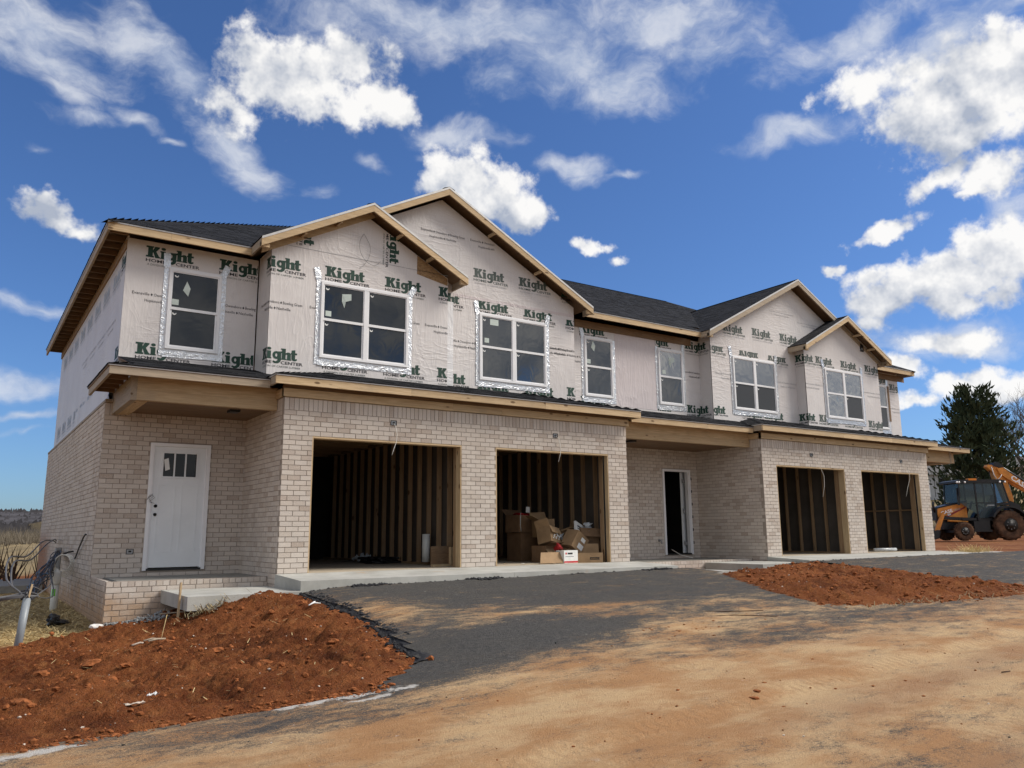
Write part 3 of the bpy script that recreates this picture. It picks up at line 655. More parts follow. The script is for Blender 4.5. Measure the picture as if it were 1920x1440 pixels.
# ------------------------------------------------------------------ the townhouse block
CR = .0794; HB = 32 * CR + .203; HO = 27 * CR
HOUSE_T = thing('townhouse_block', 'two storey townhouse block under construction, brick below and printed house wrap above', 'building')
HT = HOUSE_T
BRICKS = []; SHINGLES = []
X_, Y_, Z_ = Vector((1, 0, 0)), Vector((0, 1, 0)), Vector((0, 0, 1))
def cut(iv, h0, h1):
    out = []
    for a, b_ in iv:
        if h1 <= a or h0 >= b_: out.append((a, b_))
        else:
            if h0 - a > .03: out.append((a, h0))
            if b_ - h1 > .03: out.append((h1, b_))
    return out
def courses(ztop, zbot, soldier=True, first=None):
    c = []; z = ztop
    if first: c.append((z - first[0], z, first[1], 0, first[2])); z -= first[0]
    if soldier: c.append((z - .203, z, .0794, 0, .03)); z -= .203
    i = 0
    while z > zbot + .01: c.append((z - CR, z, .203, (i % 2) * .1015, .03)); z -= CR; i += 1
    return c
def brick_wall(name, o, u, inw, L, cs, holes=(), s_start=0.0, bricks=True, label=None, thick=.09):
    o = Vector(o); zs = [c[0] for c in cs] + [c[1] for c in cs]; z0, z1 = min(zs), max(zs)
    mb = MB(); hs = sorted({s_start, L} | {max(s_start, min(L, h)) for q in holes for h in q[:2]}); hz = sorted({z0, z1} | {max(z0, min(z1, h)) for q in holes for h in q[2:]})
    for a, b_ in zip(hs, hs[1:]):
        for c, d in zip(hz, hz[1:]):
            if b_ - a < 1e-4 or d - c < 1e-4: continue
            if any(q[0] - 1e-4 <= a and b_ <= q[1] + 1e-4 and q[2] - 1e-4 <= c and d <= q[3] + 1e-4 for q in holes): continue
            mb.obox(o + u * a + inw * .008 + Z_ * c, u * (b_ - a), inw * thick, Z_ * (d - c), 'mortar')
    w = mb.build(name, HT)
    if label: w['label'] = label
    if not bricks: return w
    for zb, zt, ml, off, dep in cs:
        s_ = s_start - off; zc = (zb + zt) / 2
        while s_ < L:
            iv = [(max(s_start, s_ + .005), min(L, s_ + ml - .005))]
            for q in holes:
                if q[2] < zc < q[3]: iv = cut(iv, q[0], q[1])
            for a, b_ in iv:
                if b_ - a < .025: continue
                j = random.uniform(-.0015, .002); ja = random.uniform(-.002, .002)
                p = o + u * (a + ja) + inw * (-j) + Z_ * (zb + .0045 + random.uniform(-.001, .001))
                BRICKS.append([w, p, u, inw, b_ - a, dep, zt - zb - .0095, pxsize(p, b_ - a, zt - zb) * abs((p - CAM).normalized().dot(inw))])
            s_ += ml
    return w
o1l, o1r, o2l, o2r = .479, 3.259, 3.986, 6.708
NX, PY = -X_, Y_
G1 = brick_wall('brick_wall', (0, 0, 0), X_, Y_, WX, courses(HB, 0), [(o1l, o1r, -1, HO), (o2l, o2r, -1, HO)])
G2 = brick_wall('brick_wall', (WX + RX, 0, 0), X_, Y_, WX, courses(HB, 0), [(WX - o2r, WX - o2l, -1, HO), (WX - o1r, WX - o1l, -1, HO)])
D1 = (-1.555, -.585)
brick_wall('brick_wall', (-2.29, 2.07, 0), X_, Y_, 2.29 + .005, courses(HB, -.05), [(2.29 + D1[0], 2.29 + D1[1], .03, 2.125)])
brick_wall('brick_wall', (0, 2.076, 0), -Y_, X_, 2.076 - .034, courses(HB, -.5))
brick_wall('brick_wall', (WX + RX, 2.076, 0), -Y_, X_, 2.076 - .034, courses(HB, -.3))
DR = (10.235, 11.205); DL = (7.5, 8.45)
brick_wall('brick_wall', (WX + .004, 2.07, 0), X_, Y_, RX + .001, courses(HB, -.05), [(DR[0] - WX, DR[1] - WX, .03, 2.13), (DL[0] - WX, DL[1] - WX, .03, 2.13)])
brick_wall('brick_wall', (-2.29, 12.3, 0), -Y_, X_, 12.3 - .45 - .034, courses(HB, -1.0, False), [(12.3 - 2.1, 13, -.055, 9)], s_start=0)
ftc = (.078, .0945, .19)
brick_wall('porch_brick', (-2.29, .45, 0), X_, Y_, 2.286, courses(-.05, -1.0, False, ftc))
brick_wall('porch_brick', (WX + .004, .45, 0), X_, Y_, RX - .008, courses(-.05, -.5, False, ftc))
for nm, o_, u, i_, L in (('brick_wall', (WX, .034, 0), Y_, -X_, 2.03), ('brick_wall', (TOT, .034, 0), Y_, -X_, 2.03), ('brick_wall', (TOT + .004, 2.07, 0), X_, Y_, 2.28), ('brick_wall', (TOT + 2.29, 2.104, 0), Y_, -X_, 10.1)):
    brick_wall(nm, o_, u, i_, L, courses(HB, -.5))
mb = MB(); mb.box(-2.28, TOT + 2.28, 12.302, 12.39, -1.0, HB, 'mortar'); mb.box(-2.16, TOT + 2.16, 12.24, 12.3, HB + .06, 5.5, 'house_wrap'); mb.build('rear_wall', HT)

# porch floors, garage floor, decks, ceilings
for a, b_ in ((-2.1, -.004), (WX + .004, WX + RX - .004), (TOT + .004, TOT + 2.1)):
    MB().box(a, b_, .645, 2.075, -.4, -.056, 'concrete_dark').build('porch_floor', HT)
for a, b_ in ((0.1, WX - .1), (WX + RX + .1, TOT - .1)):
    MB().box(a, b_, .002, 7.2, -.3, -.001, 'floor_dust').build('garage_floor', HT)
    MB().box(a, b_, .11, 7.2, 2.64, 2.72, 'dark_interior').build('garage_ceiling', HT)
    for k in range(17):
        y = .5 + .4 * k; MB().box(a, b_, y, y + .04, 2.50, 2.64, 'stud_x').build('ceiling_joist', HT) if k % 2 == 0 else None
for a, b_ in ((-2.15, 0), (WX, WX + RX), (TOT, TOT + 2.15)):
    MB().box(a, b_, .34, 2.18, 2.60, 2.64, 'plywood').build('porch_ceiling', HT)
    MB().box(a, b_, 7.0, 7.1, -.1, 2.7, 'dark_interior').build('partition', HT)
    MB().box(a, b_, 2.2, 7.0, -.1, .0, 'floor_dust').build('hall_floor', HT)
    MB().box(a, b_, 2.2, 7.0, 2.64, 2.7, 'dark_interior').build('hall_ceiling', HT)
# studs
stud_me = MB().box(-.019, .019, -.0445, .0445, 0, 2.5, 'stud_z').mesh('stud'); stud_mx = MB().box(-.0445, .0445, -.019, .019, 0, 2.5, 'stud_z').mesh('stud')
stud_wide = MB().box(-.07, .07, -.019, .019, 0, 2.5, 'stud_z').mesh('stud')
def stud(x, y, me): o = link('stud', me, HT); o.location = (x, y, 0)
def stud_rows(gx, flip):
    c = gx + (WX / 2 if True else 0)
    for xw, sdn in ((c - .12, 1), (gx + WX - .17, 1)):
        right = sdn == 1
        y = .42
        while y < 6.9:
            stud(xw, y, stud_mx); y += .406
        MB().box(xw - .045, xw + .045, .3, 7.0, 2.5, 2.56, 'stud_y').build('top_plate', HT)
        MB().box(xw - .045, xw + .045, .3, 7.0, 0, .038, 'stud_y').build('bottom_plate', HT)
        if gx > 5 and xw > c:
            MB().box(xw - .03, xw + .03, .3, 7.0, 1.12, 1.16, 'stud_y').build('blocking', HT)
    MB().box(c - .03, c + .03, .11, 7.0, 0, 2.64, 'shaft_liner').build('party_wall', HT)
    for xw in (gx + .1, gx + WX - .125): MB().box(xw, xw + .025, .11, 7.0, 0, 2.64, 'shaft_liner' if xw > gx + 3 else 'dark_interior').build('wall_sheathing', HT)  # left sheathing near-black, its shade put into the colour
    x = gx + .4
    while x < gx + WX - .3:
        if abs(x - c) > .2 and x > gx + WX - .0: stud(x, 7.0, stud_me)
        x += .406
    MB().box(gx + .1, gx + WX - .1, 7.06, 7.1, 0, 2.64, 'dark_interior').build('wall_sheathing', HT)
stud_rows(0, False); stud_rows(WX + RX, True)
for x in (10.5, 10.62, 11.0): stud(x, 3.4, stud_me)
MB().box(10.60, 10.64, 2.5, 2.59, 0, 2.5, 'lumber_z').build('stud', HT)  # paler wood than its neighbours, light on this stud put into the colour
# jambs round the garage openings
def jamb(a, b_):
    MB().box(a, a + .022, .004, .17, 0, HO - .03, 'lumber_z').build('door_jamb', HT)
    MB().box(b_ - .022, b_, .004, .17, 0, HO - .03, 'lumber_z').build('door_jamb', HT)
    MB().box(a, b_, .003, .17, HO - .03, HO - .002, 'lumber_x').build('door_header', HT)
    for xx in (a - .05, b_ + .01): MB().box(xx, xx + .04, .175, .32, 0, 2.5, 'stud_z').build('jamb_stud', HT)
for a, b_ in ((o1l, o1r), (o2l, o2r), (MX(o2r), MX(o2l)), (MX(o1r), MX(o1l))): jamb(a, b_)
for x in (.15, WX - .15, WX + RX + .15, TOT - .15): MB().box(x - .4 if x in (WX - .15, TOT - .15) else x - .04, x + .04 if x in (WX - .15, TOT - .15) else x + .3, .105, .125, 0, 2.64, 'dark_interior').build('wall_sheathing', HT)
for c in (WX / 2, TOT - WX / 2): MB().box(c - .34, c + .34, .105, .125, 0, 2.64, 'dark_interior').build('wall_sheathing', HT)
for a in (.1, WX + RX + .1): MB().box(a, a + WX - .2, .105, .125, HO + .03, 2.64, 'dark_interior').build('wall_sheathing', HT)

# ---------------- entry doors
def arch_panel(mb, x0, x1, z0, z1, y):
    w = .012
    for a, b_, c, d in ((x0, x1, z0, z0 + w), (x0, x1, z1 - w, z1), (x0, x0 + w, z0 + w, z1 - w), (x1 - w, x1, z0 + w, z1 - w)): mb.box(a, b_, y - .006, y + .01, c, d, 'door_paint')
def door(x0, x1, y, panel=True):
    z0, z1 = .03, 2.125
    f = MB(); f.box(x0, x0 + .055, y - .035, y + .1, z0, z1, 'vinyl'); f.box(x1 - .055, x1, y - .035, y + .1, z0, z1, 'vinyl'); f.box(x0 + .055, x1 - .055, y - .034, y + .1, z1 - .055, z1, 'vinyl'); f.box(x0 + .055, x1 - .055, y - .02, y + .1, z0, z0 + .03, 'machine_black')
    fr = f.build('door_frame', HT)
    for a, b_ in ((x0 + .055, x0 + .08), (x1 - .08, x1 - .055)): MB().box(a, b_, y - .012, y + .09, z0 + .03, z1 - .055, 'vinyl').build('stop', fr)
    if not panel: return fr
    a, b_ = x0 + .08, x1 - .08; d = MB(); wd = b_ - a; cx = (a + b_) / 2
    lw = .55 * wd + .14; l0, l1, lz0, lz1 = cx - .29, cx + .29, 1.545, 1.985
    d.box(a, l0, y, y + .045, z0 + .045, z1 - .055, 'door_paint'); d.box(l1, b_, y, y + .045, z0 + .045, z1 - .055, 'door_paint')
    d.box(l0, l1, y, y + .045, z0 + .045, lz0, 'door_paint'); d.box(l0, l1, y, y + .045, lz1, z1 - .055, 'door_paint')
    for q in ((l0, l1, lz0, lz0 + .025), (l0, l1, lz1 - .025, lz1), (l0, l0 + .025, lz0 + .025, lz1 - .025), (l1 - .025, l1, lz0 + .025, lz1 - .025)): d.box(q[0], q[1], y - .012, y + .02, q[2], q[3], 'door_paint')
    gw = (l1 - l0 - .05); 
    for k in (1, 2): d.box(l0 + .025 + gw * k / 3 - .012, l0 + .025 + gw * k / 3 + .012, y - .008, y + .02, lz0 + .025, lz1 - .025, 'door_paint')
    arch_panel(d, a + .09, cx - .05, .32, 1.43, y); arch_panel(d, cx + .05, b_ - .09, .32, 1.43, y)
    o = d.build('door', HT)
    for k in range(3): MB().box(l0 + .037 + gw * k / 3 - .012 * (k == 0), l0 + .013 + gw * (k + 1) / 3, y + .012, y + .02, lz0 + .025, lz1 - .025, 'door_glass').build('door_pane', o)
    for z in (1.075, .935): MB().lathe([(0, 0), (.027, 0), (.027, .012), (0, .012)], 14, 'black_hole', (a + .06, y - .002, z), (0, -1, 0)).build('lock_hole', o)
    return o
d_ = door(D1[0], D1[1], 2.07); d_['label'] = 'white entry door with three lights over two panels'
mb = MB(); 
for k in range(3): mb.tube([(-1.56 + .012 * k, 2.02, 1.17 + .02 * k), (-1.53 + .02 * k, 1.99, 1.25), (-1.48 + .015 * k, 1.98, 1.27 - .03 * k), (-1.53, 2.0, 1.20 - .03 * k), (-1.49 + .02 * k, 2.01, 1.12)], .003, 'cable_grey', 4)
mb.build('wire_latch', d_)
MB().obox((-1.30, 2.066, 1.66), (.07, 0, .03), (0, .004, 0), (-.03, 0, .19), 'paper_white').build('label_paper', d_)
door(DL[0], DL[1], 2.07)
fr = door(DR[0], DR[1], 2.07, False)
# its leaf stands open into the hall, seen along its edge
lf = MB(); lf.obox((DR[1] - .135, 2.22, .06), (.80, .28, 0), (-.015, .043, 0), (0, 0, 2.01), 'door_paint').build('door', HT)['label'] = 'white entry door standing open into the hall'
hinge_parent = bpy.data.objects['door.002'] if 'door.002' in bpy.data.objects else fr
for z in (.25, 1.05, 1.8): MB().box(DR[1] - .15, DR[1] - .08, 2.175, 2.195, z, z + .1, 'metal_grey').build('hinge', hinge_parent)
# raised black blocks painting the dark of toothed gaps beside that frame
mb = MB()
for k in range(12): mb.box(DR[1] + .004, DR[1] + .03 + .03 * (k % 2), 2.060, 2.072, .12 + k * .159, .12 + k * .159 + .07, 'black_hole')
mb.build('wall_gap', HT)

# ---------------- timber: bands, beams, fascia
def board(name, p, q, w, h, mat, parent=HT): return MB().beam(p, q, w, h, mat).build(name, parent)
def run(name, x0, x1, y0, y1, z0, z1, mats, cuts):
    xs_ = [x0] + [c for c in cuts if x0 < c < x1] + [x1]
    for k, (a, b_) in enumerate(zip(xs_, xs_[1:])):
        MB().box(a + (.002 if k else 0), b_, y0 + .0015 * (k % 2), y1, z0 + .002 * (k % 2), z1, mats[k % len(mats)]).build(name, HT)
LX = ['lumber_x', 'lumber_x', 'weathered_x']
for x0, cuts in ((0, (3.05, 4.1)), (WX + RX, (WX + RX + 2.5, WX + RX + 5.2))):
    run('band_board', x0 - .035, x0 + WX + .045, -.045, .03, HB + .004, HB + .135, ['lumber_x', 'lumber_x'], cuts)
    run('sub_fascia', x0 - .03, x0 + WX + .04, -.03, .03, HB + .14, 3.0, ['plywood'], ())
    MB().box(x0 - .035, x0 - .001, -.043, 2.0, HB + .004, HB + .135, 'lumber_y').build('band_board', HT)
    run('fascia_board', x0 - .235, x0 + WX + .19, -.27, -.232, 2.905, 3.05, ['lumber_x', 'lumber_x', 'lumber_x'], (x0 + 2.1, x0 + 4.95) if x0 == 0 else (x0 + .75, x0 + 2.9, x0 + 5.1))
    MB().box(x0 - .235, x0 - .197, -.231, .045, 2.905, 3.05, 'weathered_y').build('fascia_board', HT)
    MB().box(x0 + WX + .152, x0 + WX + .19, -.231, .045, 2.905, 3.05, 'lumber_y').build('fascia_board', HT)
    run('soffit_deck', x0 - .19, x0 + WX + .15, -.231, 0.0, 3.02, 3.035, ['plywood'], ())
PR = ((-2.53, -.236, 'weathered_x'), (WX + .19, WX + RX - .236, 'lumber_x'), (TOT + .19, TOT + 2.53, 'lumber_x'))
for a, b_, mt in PR:
    run('fascia_board', a, b_, .015, .052, 2.865, 3.0, [mt, mt], ((a + b_) / 2 + .4,))
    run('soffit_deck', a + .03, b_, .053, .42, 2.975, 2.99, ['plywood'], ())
for x, mt in ((-2.53, 'weathered_y'), (TOT + 2.493, 'lumber_y')):
    MB().box(x, x + .037, .053, 2.25, 2.865, 3.0, mt).build('fascia_board', HT)
for k in range(5):
    MB().box(-2.49, -2.2, .12 + .42 * k, .16 + .42 * k, 2.88, 2.975, 'plywood').build('lookout', HT)
for a, b_, lx in ((-2.18, -.004, 1), (WX + .004, WX + RX - .004, 0), (TOT + .004, TOT + 2.18, 2)):
    run('porch_beam', a, b_, .335, .45, 2.565, 2.715, ['lumber_x'], ()); run('porch_beam', a + .003, b_, .345, .45, 2.717, 2.93, ['lumber_x'], ())
for x0, x1 in ((-2.185, -1.93), (TOT + 1.93, TOT + 2.185)):
    MB().box(x0, x0 + .085, .328, 2.06, 2.555, 2.93, 'weathered_y').build('porch_beam', HT); MB().box(x0 + .088, x1, .46, 2.06, 2.56, 2.9, 'lumber_y').build('porch_beam', HT)
MB().box(-.62, -.46, .80, 1.0, 2.56, 2.60, 'machine_black').build('ceiling_box', HT)
MB().box(8.1, 8.25, .80, 1.0, 2.56, 2.60, 'machine_black').build('ceiling_box', HT)

# ---------------- upper walls in printed wrap
ZE = 5.66; PT = .515
BX0, BX1, BPK, BZ = .05, 3.63, 1.85, 6.755       # small front gable
GX0, GX1, GPK, GZ = .20, 7.10, 3.65, 7.63        # big gable
YA, YG, YB = 1.9, 1.5, 1.2
WT = .02
def wall_poly(name, pts, n, mat='house_wrap'):
    return MB().prism(pts, Vector(n) * -WT, mat).build(name, HT)
WALL = {}
def yplane(key, poly, y, mat='house_wrap'):
    P = [(x, y, z) for x, z in poly]; WALL[key] = wall_poly('house_wrap', P, (0, -1, 0), mat); return WALL[key]
def gable(x0, x1, pk, zpk, zb, s=PT + .01):
    return [(x0, zb), (x1, zb), (x1, zpk - .17 - s * (x1 - pk)), (pk, zpk - .17), (x0, zpk - .17 - s * (pk - x0))]
yplane('A', [(-2.18, 3.0), (BX0 - .021, 3.0), (BX0 - .021, 5.56), (-2.18, 5.56)], YA)
yplane('B', gable(BX0, BX1, BPK, BZ, 3.2), YB)
yplane('G', gable(GX0, GX1, GPK, GZ, 3.2), YG)
yplane('C', [(GX1 - .02, 3.0), (MX(GX1) + .02, 3.0), (MX(GX1) + .02, 5.50), (GX1 - .02, 5.50)], YA)
yplane('G2', gable(MX(GX1), MX(GX0), MX(GPK), GZ, 3.2), YG)
yplane('B2', gable(MX(BX1), MX(BX0), MX(BPK), BZ, 3.2), YB)
yplane('E', [(MX(BX0) + .021, 3.0), (MX(-2.18), 3.0), (MX(-2.18), 5.56), (MX(BX0) + .021, 5.56)], YA)
def xplane(key, x, y0, y1, z0, z1, n, mat='house_wrap'):
    WALL[key] = wall_poly('house_wrap', [(x, y0, z0), (x, y1, z0), (x, y1, z1), (x, y0, z1)], (n, 0, 0), mat)
xplane('rB', BX0, YB + .001, YA, 3.0, 5.6, -1); xplane('rBr', BX1, YB + .001, YG, 3.2, 5.6, 1)
xplane('rG', GX1, YG + .001, YA, 3.0, 5.6, 1); xplane('rG2', MX(GX1), YG + .001, YA, 3.0, 5.6, -1)
xplane('rB2', MX(BX1), YB + .001, YG, 3.2, 5.6, -1); xplane('rB2r', MX(BX0), YB + .001, YA, 3.0, 5.6, 1)
xplane('side', -2.18, YA + .001, 12.25, 2.80, 5.60, -1); xplane('side2', MX(-2.18), YA + .001, 12.25, 2.8, 5.6, 1)
MB().box(-2.30, -2.16, 2.08, 12.3, HB + .003, HB + .05, 'weathered_y').build('wall_ledge', HT)
MB().box(-2.30, -2.1, 1.98, 2.079, HB + .003, HB + .05, 'weathered_x').build('wall_ledge', HT)
# loose flap of wrap hanging over the ledge
mb = MB(); vs = []; fs = []
for j in range(9):
    for i in range(24):
        y = 2.1 + i * .22; z = 2.78 + j * .055 + .25 * exp(-((y - 2.2) / .8) ** 2) * (j / 8)
        vs.append((-2.20 - .02 - .05 * abs(fbm(y * 1.4, z * 4, 1.6, 3, 2)) * (1 - j / 10), y, z))
for j in range(8):
    for i in range(23): fs.append((j * 24 + i, j * 24 + i + 1, (j + 1) * 24 + i + 1, (j + 1) * 24 + i))
MB().add(vs, fs, 'house_wrap', True).build('wrap_flap', HT)
# strips and patches
def strip(x0, x1, z0, z1, y, mat): return MB().box(x0, x1, y - .004, y, z0, z1, mat).build('wrap_patch', HT)
strip(8.66, 10.02, 3.55, 5.40, YA, 'house_wrap_pink')
strip(BX1 + .012, BX1 + .30, 3.45, 5.28, YG, 'wrap_strip')
strip(BX1 + .3, GX1, 5.42, 5.48, YG, 'house_wrap_pink')
MB().prism([(2.93, YB - .004, 5.63), (BX1 - .01, YB - .004, 5.50), (BX1 - .01, YB - .004, 5.645), (2.93, YB - .004, 6.01)], (0, .003, 0), 'osb').build('sheathing_patch', HT)
strip(BX0 + .001, BX1 - .001, 5.705, 5.715, YB, 'print_faint')
vb = MB(); vb.box(MX(.88), MX(.72), YB - .02, YB - .001, 5.86, 6.10, 'machine_black'); vb.box(MX(.85), MX(.78), YB - .035, YB - .02, 5.9, 5.97, 'metal_grey'); vb.build('gable_box', HT)
MB().box(MX(-1.48) + .0, MX(-1.48) + .09, YA - .05, YA - .03, 3.98, 5.12, 'plywood').build('loose_board', HT).rotation_euler = (0, 0, 0)
# floor and roof voids kept dark
MB().box(-2.1, TOT + 2.1, 2.0, 12.2, 2.9, 3.0, 'dark_interior').build('floor_deck', HT)

# ---------------- windows
foil_rng = random.Random(5)
def foil(parent, p, d, w, L, n, wid=3):
    p, d, n = Vector(p), Vector(d).normalized(), Vector(n); s_ = n.cross(d); k = max(4, int(L / .035)); vs = []; fs = []; sd = foil_rng.random() * 50
    for i in range(k + 1):
        e = 1 + .10 * mnoise.noise(Vector((i * .5, sd, 0)))
        for j in range(wid + 1):
            q = p + d * (L * i / k) + s_ * (w * e * (j / wid - .5)); h = .007 + .010 * abs(mnoise.noise(Vector((i * .55, j * .9, sd)))) ; vs.append(q + n * h)
    for i in range(k):
        for j in range(wid): a = i * (wid + 1) + j; fs.append((a, a + wid + 1, a + wid + 2, a + 1))
    return MB().add(vs, fs, 'foil', False).build('foil_tape', parent)
def window(x0, x1, y, lights, glass='glass', low='glass', ears=(1, 1), stick=(), fw=.045, lab=None):
    z0, z1 = 3.72, 5.14; n = Vector((0, -1, 0)); f = MB(); pr = .035
    f.box(x0, x1, y - pr, y, z0, z0 + fw, 'vinyl'); f.box(x0, x1, y - pr, y, z1 - fw, z1, 'vinyl'); f.box(x0, x0 + fw, y - pr - .001, y, z0 + fw, z1 - fw, 'vinyl'); f.box(x1 - fw, x1, y - pr - .001, y, z0 + fw, z1 - fw, 'vinyl')
    f.box(x0 - .015, x0, y - .010, y, z0 - .03, z1 + .03, 'vinyl'); f.box(x1, x1 + .015, y - .010, y, z0 - .03, z1 + .03, 'vinyl'); f.box(x0, x1, y - .010, y, z1, z1 + .03, 'vinyl'); f.box(x0, x1, y - .010, y, z0 - .03, z0, 'vinyl')
    W_ = (x1 - x0 - 2 * fw - (lights - 1) * .085) / lights; zm = (z0 + z1) / 2 + .005; bays = []
    for k in range(lights):
        a = x0 + fw + k * (W_ + .085); bays.append((a, a + W_))
        if k: f.box(a - .085, a, y - pr + .002, y, z0 + fw, z1 - fw, 'vinyl')
        f.box(a, a + W_, y - pr + .006, y - .006, zm - .024, zm + .024, 'vinyl')
        for (q0, q1, r0, r1, yy) in ((a, a + .018, zm + .024, z1 - fw, .024), (a + W_ - .018, a + W_, zm + .024, z1 - fw, .024), (a, a + .03, z0 + fw, zm - .024, .016), (a + W_ - .03, a + W_, z0 + fw, zm - .024, .016), (a + .03, a + W_ - .03, z0 + fw, z0 + fw + .026, .016), (a + .018, a + W_ - .018, z1 - fw - .018, z1 - fw, .024)):
            f.box(q0, q1, y - yy, y - .004, r0, r1, 'vinyl')
    o = f.build('window', HT)
    if lab: o['label'] = lab
    for k, (a, b_) in enumerate(bays):
        MB().box(a + .018, b_ - .018, y - .014, y - .008, zm + .024, z1 - fw - .018, glass).build('pane', o)
        MB().box(a + .03, b_ - .03, y - .010, y - .004, z0 + fw + .026, zm - .024, low if not isinstance(low, tuple) else low[k]).build('pane', o)
        for zz, yy in ((z1 - fw - .05, .016), (zm - .06, .012)):     # crescent stickers
            pts = [(a + .075 + .034 * cos(t_), y - yy, zz - .02 + .034 * sin(t_)) for t_ in [pi * .95 + pi * 1.05 * i / 7 for i in range(8)]] + [(a + .08 + .02 * cos(t_), y - yy, zz - .012 + .02 * sin(t_)) for t_ in [pi * 2 - pi * .95 * i / 7 for i in range(8)]]
            MB().prism(pts, (0, .001, 0), 'paper_white').build('sticker', o)
    for kind, sx, sz in stick:
        a, b_ = bays[0]; xx = a + sx * W_; zz = zm + .03 + sz * (z1 - zm - .1)
        if kind == 'square': MB().box(xx, xx + .11, y - .016, y - .0145, zz, zz + .10, 'sticker').build('sticker', o)
        elif kind == 'label': MB().box(xx, xx + .21, y - .016, y - .0145, zz, zz + .13, 'sticker').build('sticker', o)
        elif kind == 'flag': MB().prism([(xx, y - .017, zz + .15), (xx + .06, y - .03, zz + .02), (xx + .03, y - .02, zz - .12), (xx - .06, y - .017, zz - .02)], (0, .001, 0), 'sticker').build('sticker', o)
        elif kind == 'curl': MB().prism([(xx, y - .017, zz + .1), (xx + .17, y - .04, zz + .12), (xx + .17, y - .05, zz), (xx + .07, y - .03, zz - .04), (xx + .05, y - .017, zz - .16), (xx, y - .017, zz - .04)], (0, .001, 0), 'sticker').build('sticker', o)
    fz = .085
    foil(o, (x0 - .045, y, z0 - .09), (0, 0, 1), fz, z1 - z0 + .14, n); foil(o, (x1 + .045, y, z0 - .09), (0, 0, 1), fz, z1 - z0 + .10, n)
    foil(o, (x0 - .09, y, z0 - .065), (1, 0, 0), .13, x1 - x0 + .18, n)
    foil(o, (x0 - .03, y - .004, z0 - .115), (1, 0, .03), .07, x1 - x0, n)
    if ears[0]: foil(o, (x0 - .045, y - .004, z1 + .02), (.25 * ears[0], 0, 1), .11, .24, n)
    if ears[1]: foil(o, (x1 + .03, y - .004, z1 + .0), (.45 * ears[1], 0, 1), .11, .22, n)
    return o
WA, WD, WB, WG = (-1.487, -.615), (7.71, 8.575), (.98, 2.745), (4.56, 6.29)
window(*WA, YA, 1, 'glass', 'glass', (-.2, .8), (('flag', .32, .55), ('square', .03, .06)), lab='single hung window at the left end of the upper floor')
window(*WB, YB, 2, 'glass', 'glass', (-.9, 1.2), (('curl', .45, .65), ('square', .06, .06)), lab='twin window in the small front gable over the first garages')
window(*WG, YG, 2, 'glass_mid', 'glass_mid', (-.8, .5), (('label', .28, .76), ('square', .10, .10)), lab='twin window in the tall gable with cloud reflections')
window(*WD, YA, 1, 'glass_mid', 'glass_mid', (-1.0, .0), (('flag', .28, .75), ('square', .03, .06)))
window(MX(WD[1]) - .03, MX(WD[0]) - .03, YA, 1, 'glass_far', 'glass_mid', (0, .2), (('curl', .42, .62), ('square', .12, .06)))
window(MX(WG[1]), MX(WG[0]), YG, 2, 'glass_far', 'screen_glass', (-.6, .5))
window(MX(WB[1]), MX(WB[0]), YB, 2, 'glass_wavy', ('glass_wavy', 'screen_glass'), (-.9, .2), lab='twin window with rippled reflections in the far small gable')
window(MX(WA[1]), MX(WA[0]), YA, 1, 'glass_far', 'screen_glass', (0, .2))
# ------------------------------------------------------------------ roofs
def polyspan(P2, v):
    xs_ = []
    for i in range(len(P2)):
        a, b_ = P2[i], P2[(i + 1) % len(P2)]
        if (a[1] > v) != (b_[1] > v): xs_.append(a[0] + (b_[0] - a[0]) * (v - a[1]) / (b_[1] - a[1]))
    return (min(xs_), max(xs_)) if len(xs_) >= 2 else None
def roof_plane(poly, e, skip=None, expo=.142, shing=True, name='roof', lift=0.0):
    P = [Vector(p) for p in poly]; e = Vector(e).normalized(); n = Vector((0, 0, 0))
    for i in range(len(P)): n += (P[i] - P[0]).cross(P[(i + 1) % len(P)] - P[0])
    n.normalize()
    if n.z < 0: n = -n
    s_ = n.cross(e).normalized()
    if s_.z < 0: s_ = -s_; 
    mb = MB(); mb.prism([p - n * .012 for p in P], n * .010, 'underlayment'); mb.prism([p - n * .034 for p in P], n * .020, 'plywood'); o = mb.build(name, HT)
    if not shing: return o
    org = min(P, key=lambda p: (p - P[0]).dot(s_)); P2 = [((p - org).dot(e), (p - org).dot(s_)) for p in P]; vmax = max(p[1] for p in P2); v = -.012; row = 0
    while v < vmax - .02:
        sp = polyspan(P2, max(v + .02, .004))
        if sp:
            u = sp[0] + .002; u1 = sp[1] - .002
            while u < u1 - .02:
                L = min(random.choice((.11, .16, .2, .24, .3)), u1 - u); p = org + e * u + s_ * v + n * .001; hh = min(expo + .02, vmax - v + .01)
                if not (skip and skip(p + e * L / 2 + s_ * .07)):
                    d = (p - CAM).normalized(); fc = -d.dot(n)
                    SHINGLES.append([o, p, e, s_, n, L - .004, hh, random.choice((.004, .005, .008)), pxsize(p, L, hh) * max(fc, 0)])
                u += L
        v += expo; row += 1
    return o
XL, XR, YE, YBK = -2.55, TOT + 2.55, 1.485, 12.7
HW = (YBK - YE) / 2; ZR = ZE + PT * HW; YRD = YE + HW
zm_ = lambda y: ZE + PT * (y - YE)
def gz_at(x, pk, zz): return zz - .525 * abs(x - pk)
def under_gable(p):
    for pk, zz, hw, yf in ((GPK, GZ, 3.8, 1.2), (MX(GPK), GZ, 3.8, 1.2), (BPK, BZ, 2.1, .9), (MX(BPK), BZ, 2.1, .9)):
        if abs(p.x - pk) < hw and p.z < gz_at(p.x, pk, zz) - .01: return True
    return False
YS = 1.95; o_ = YS - YE
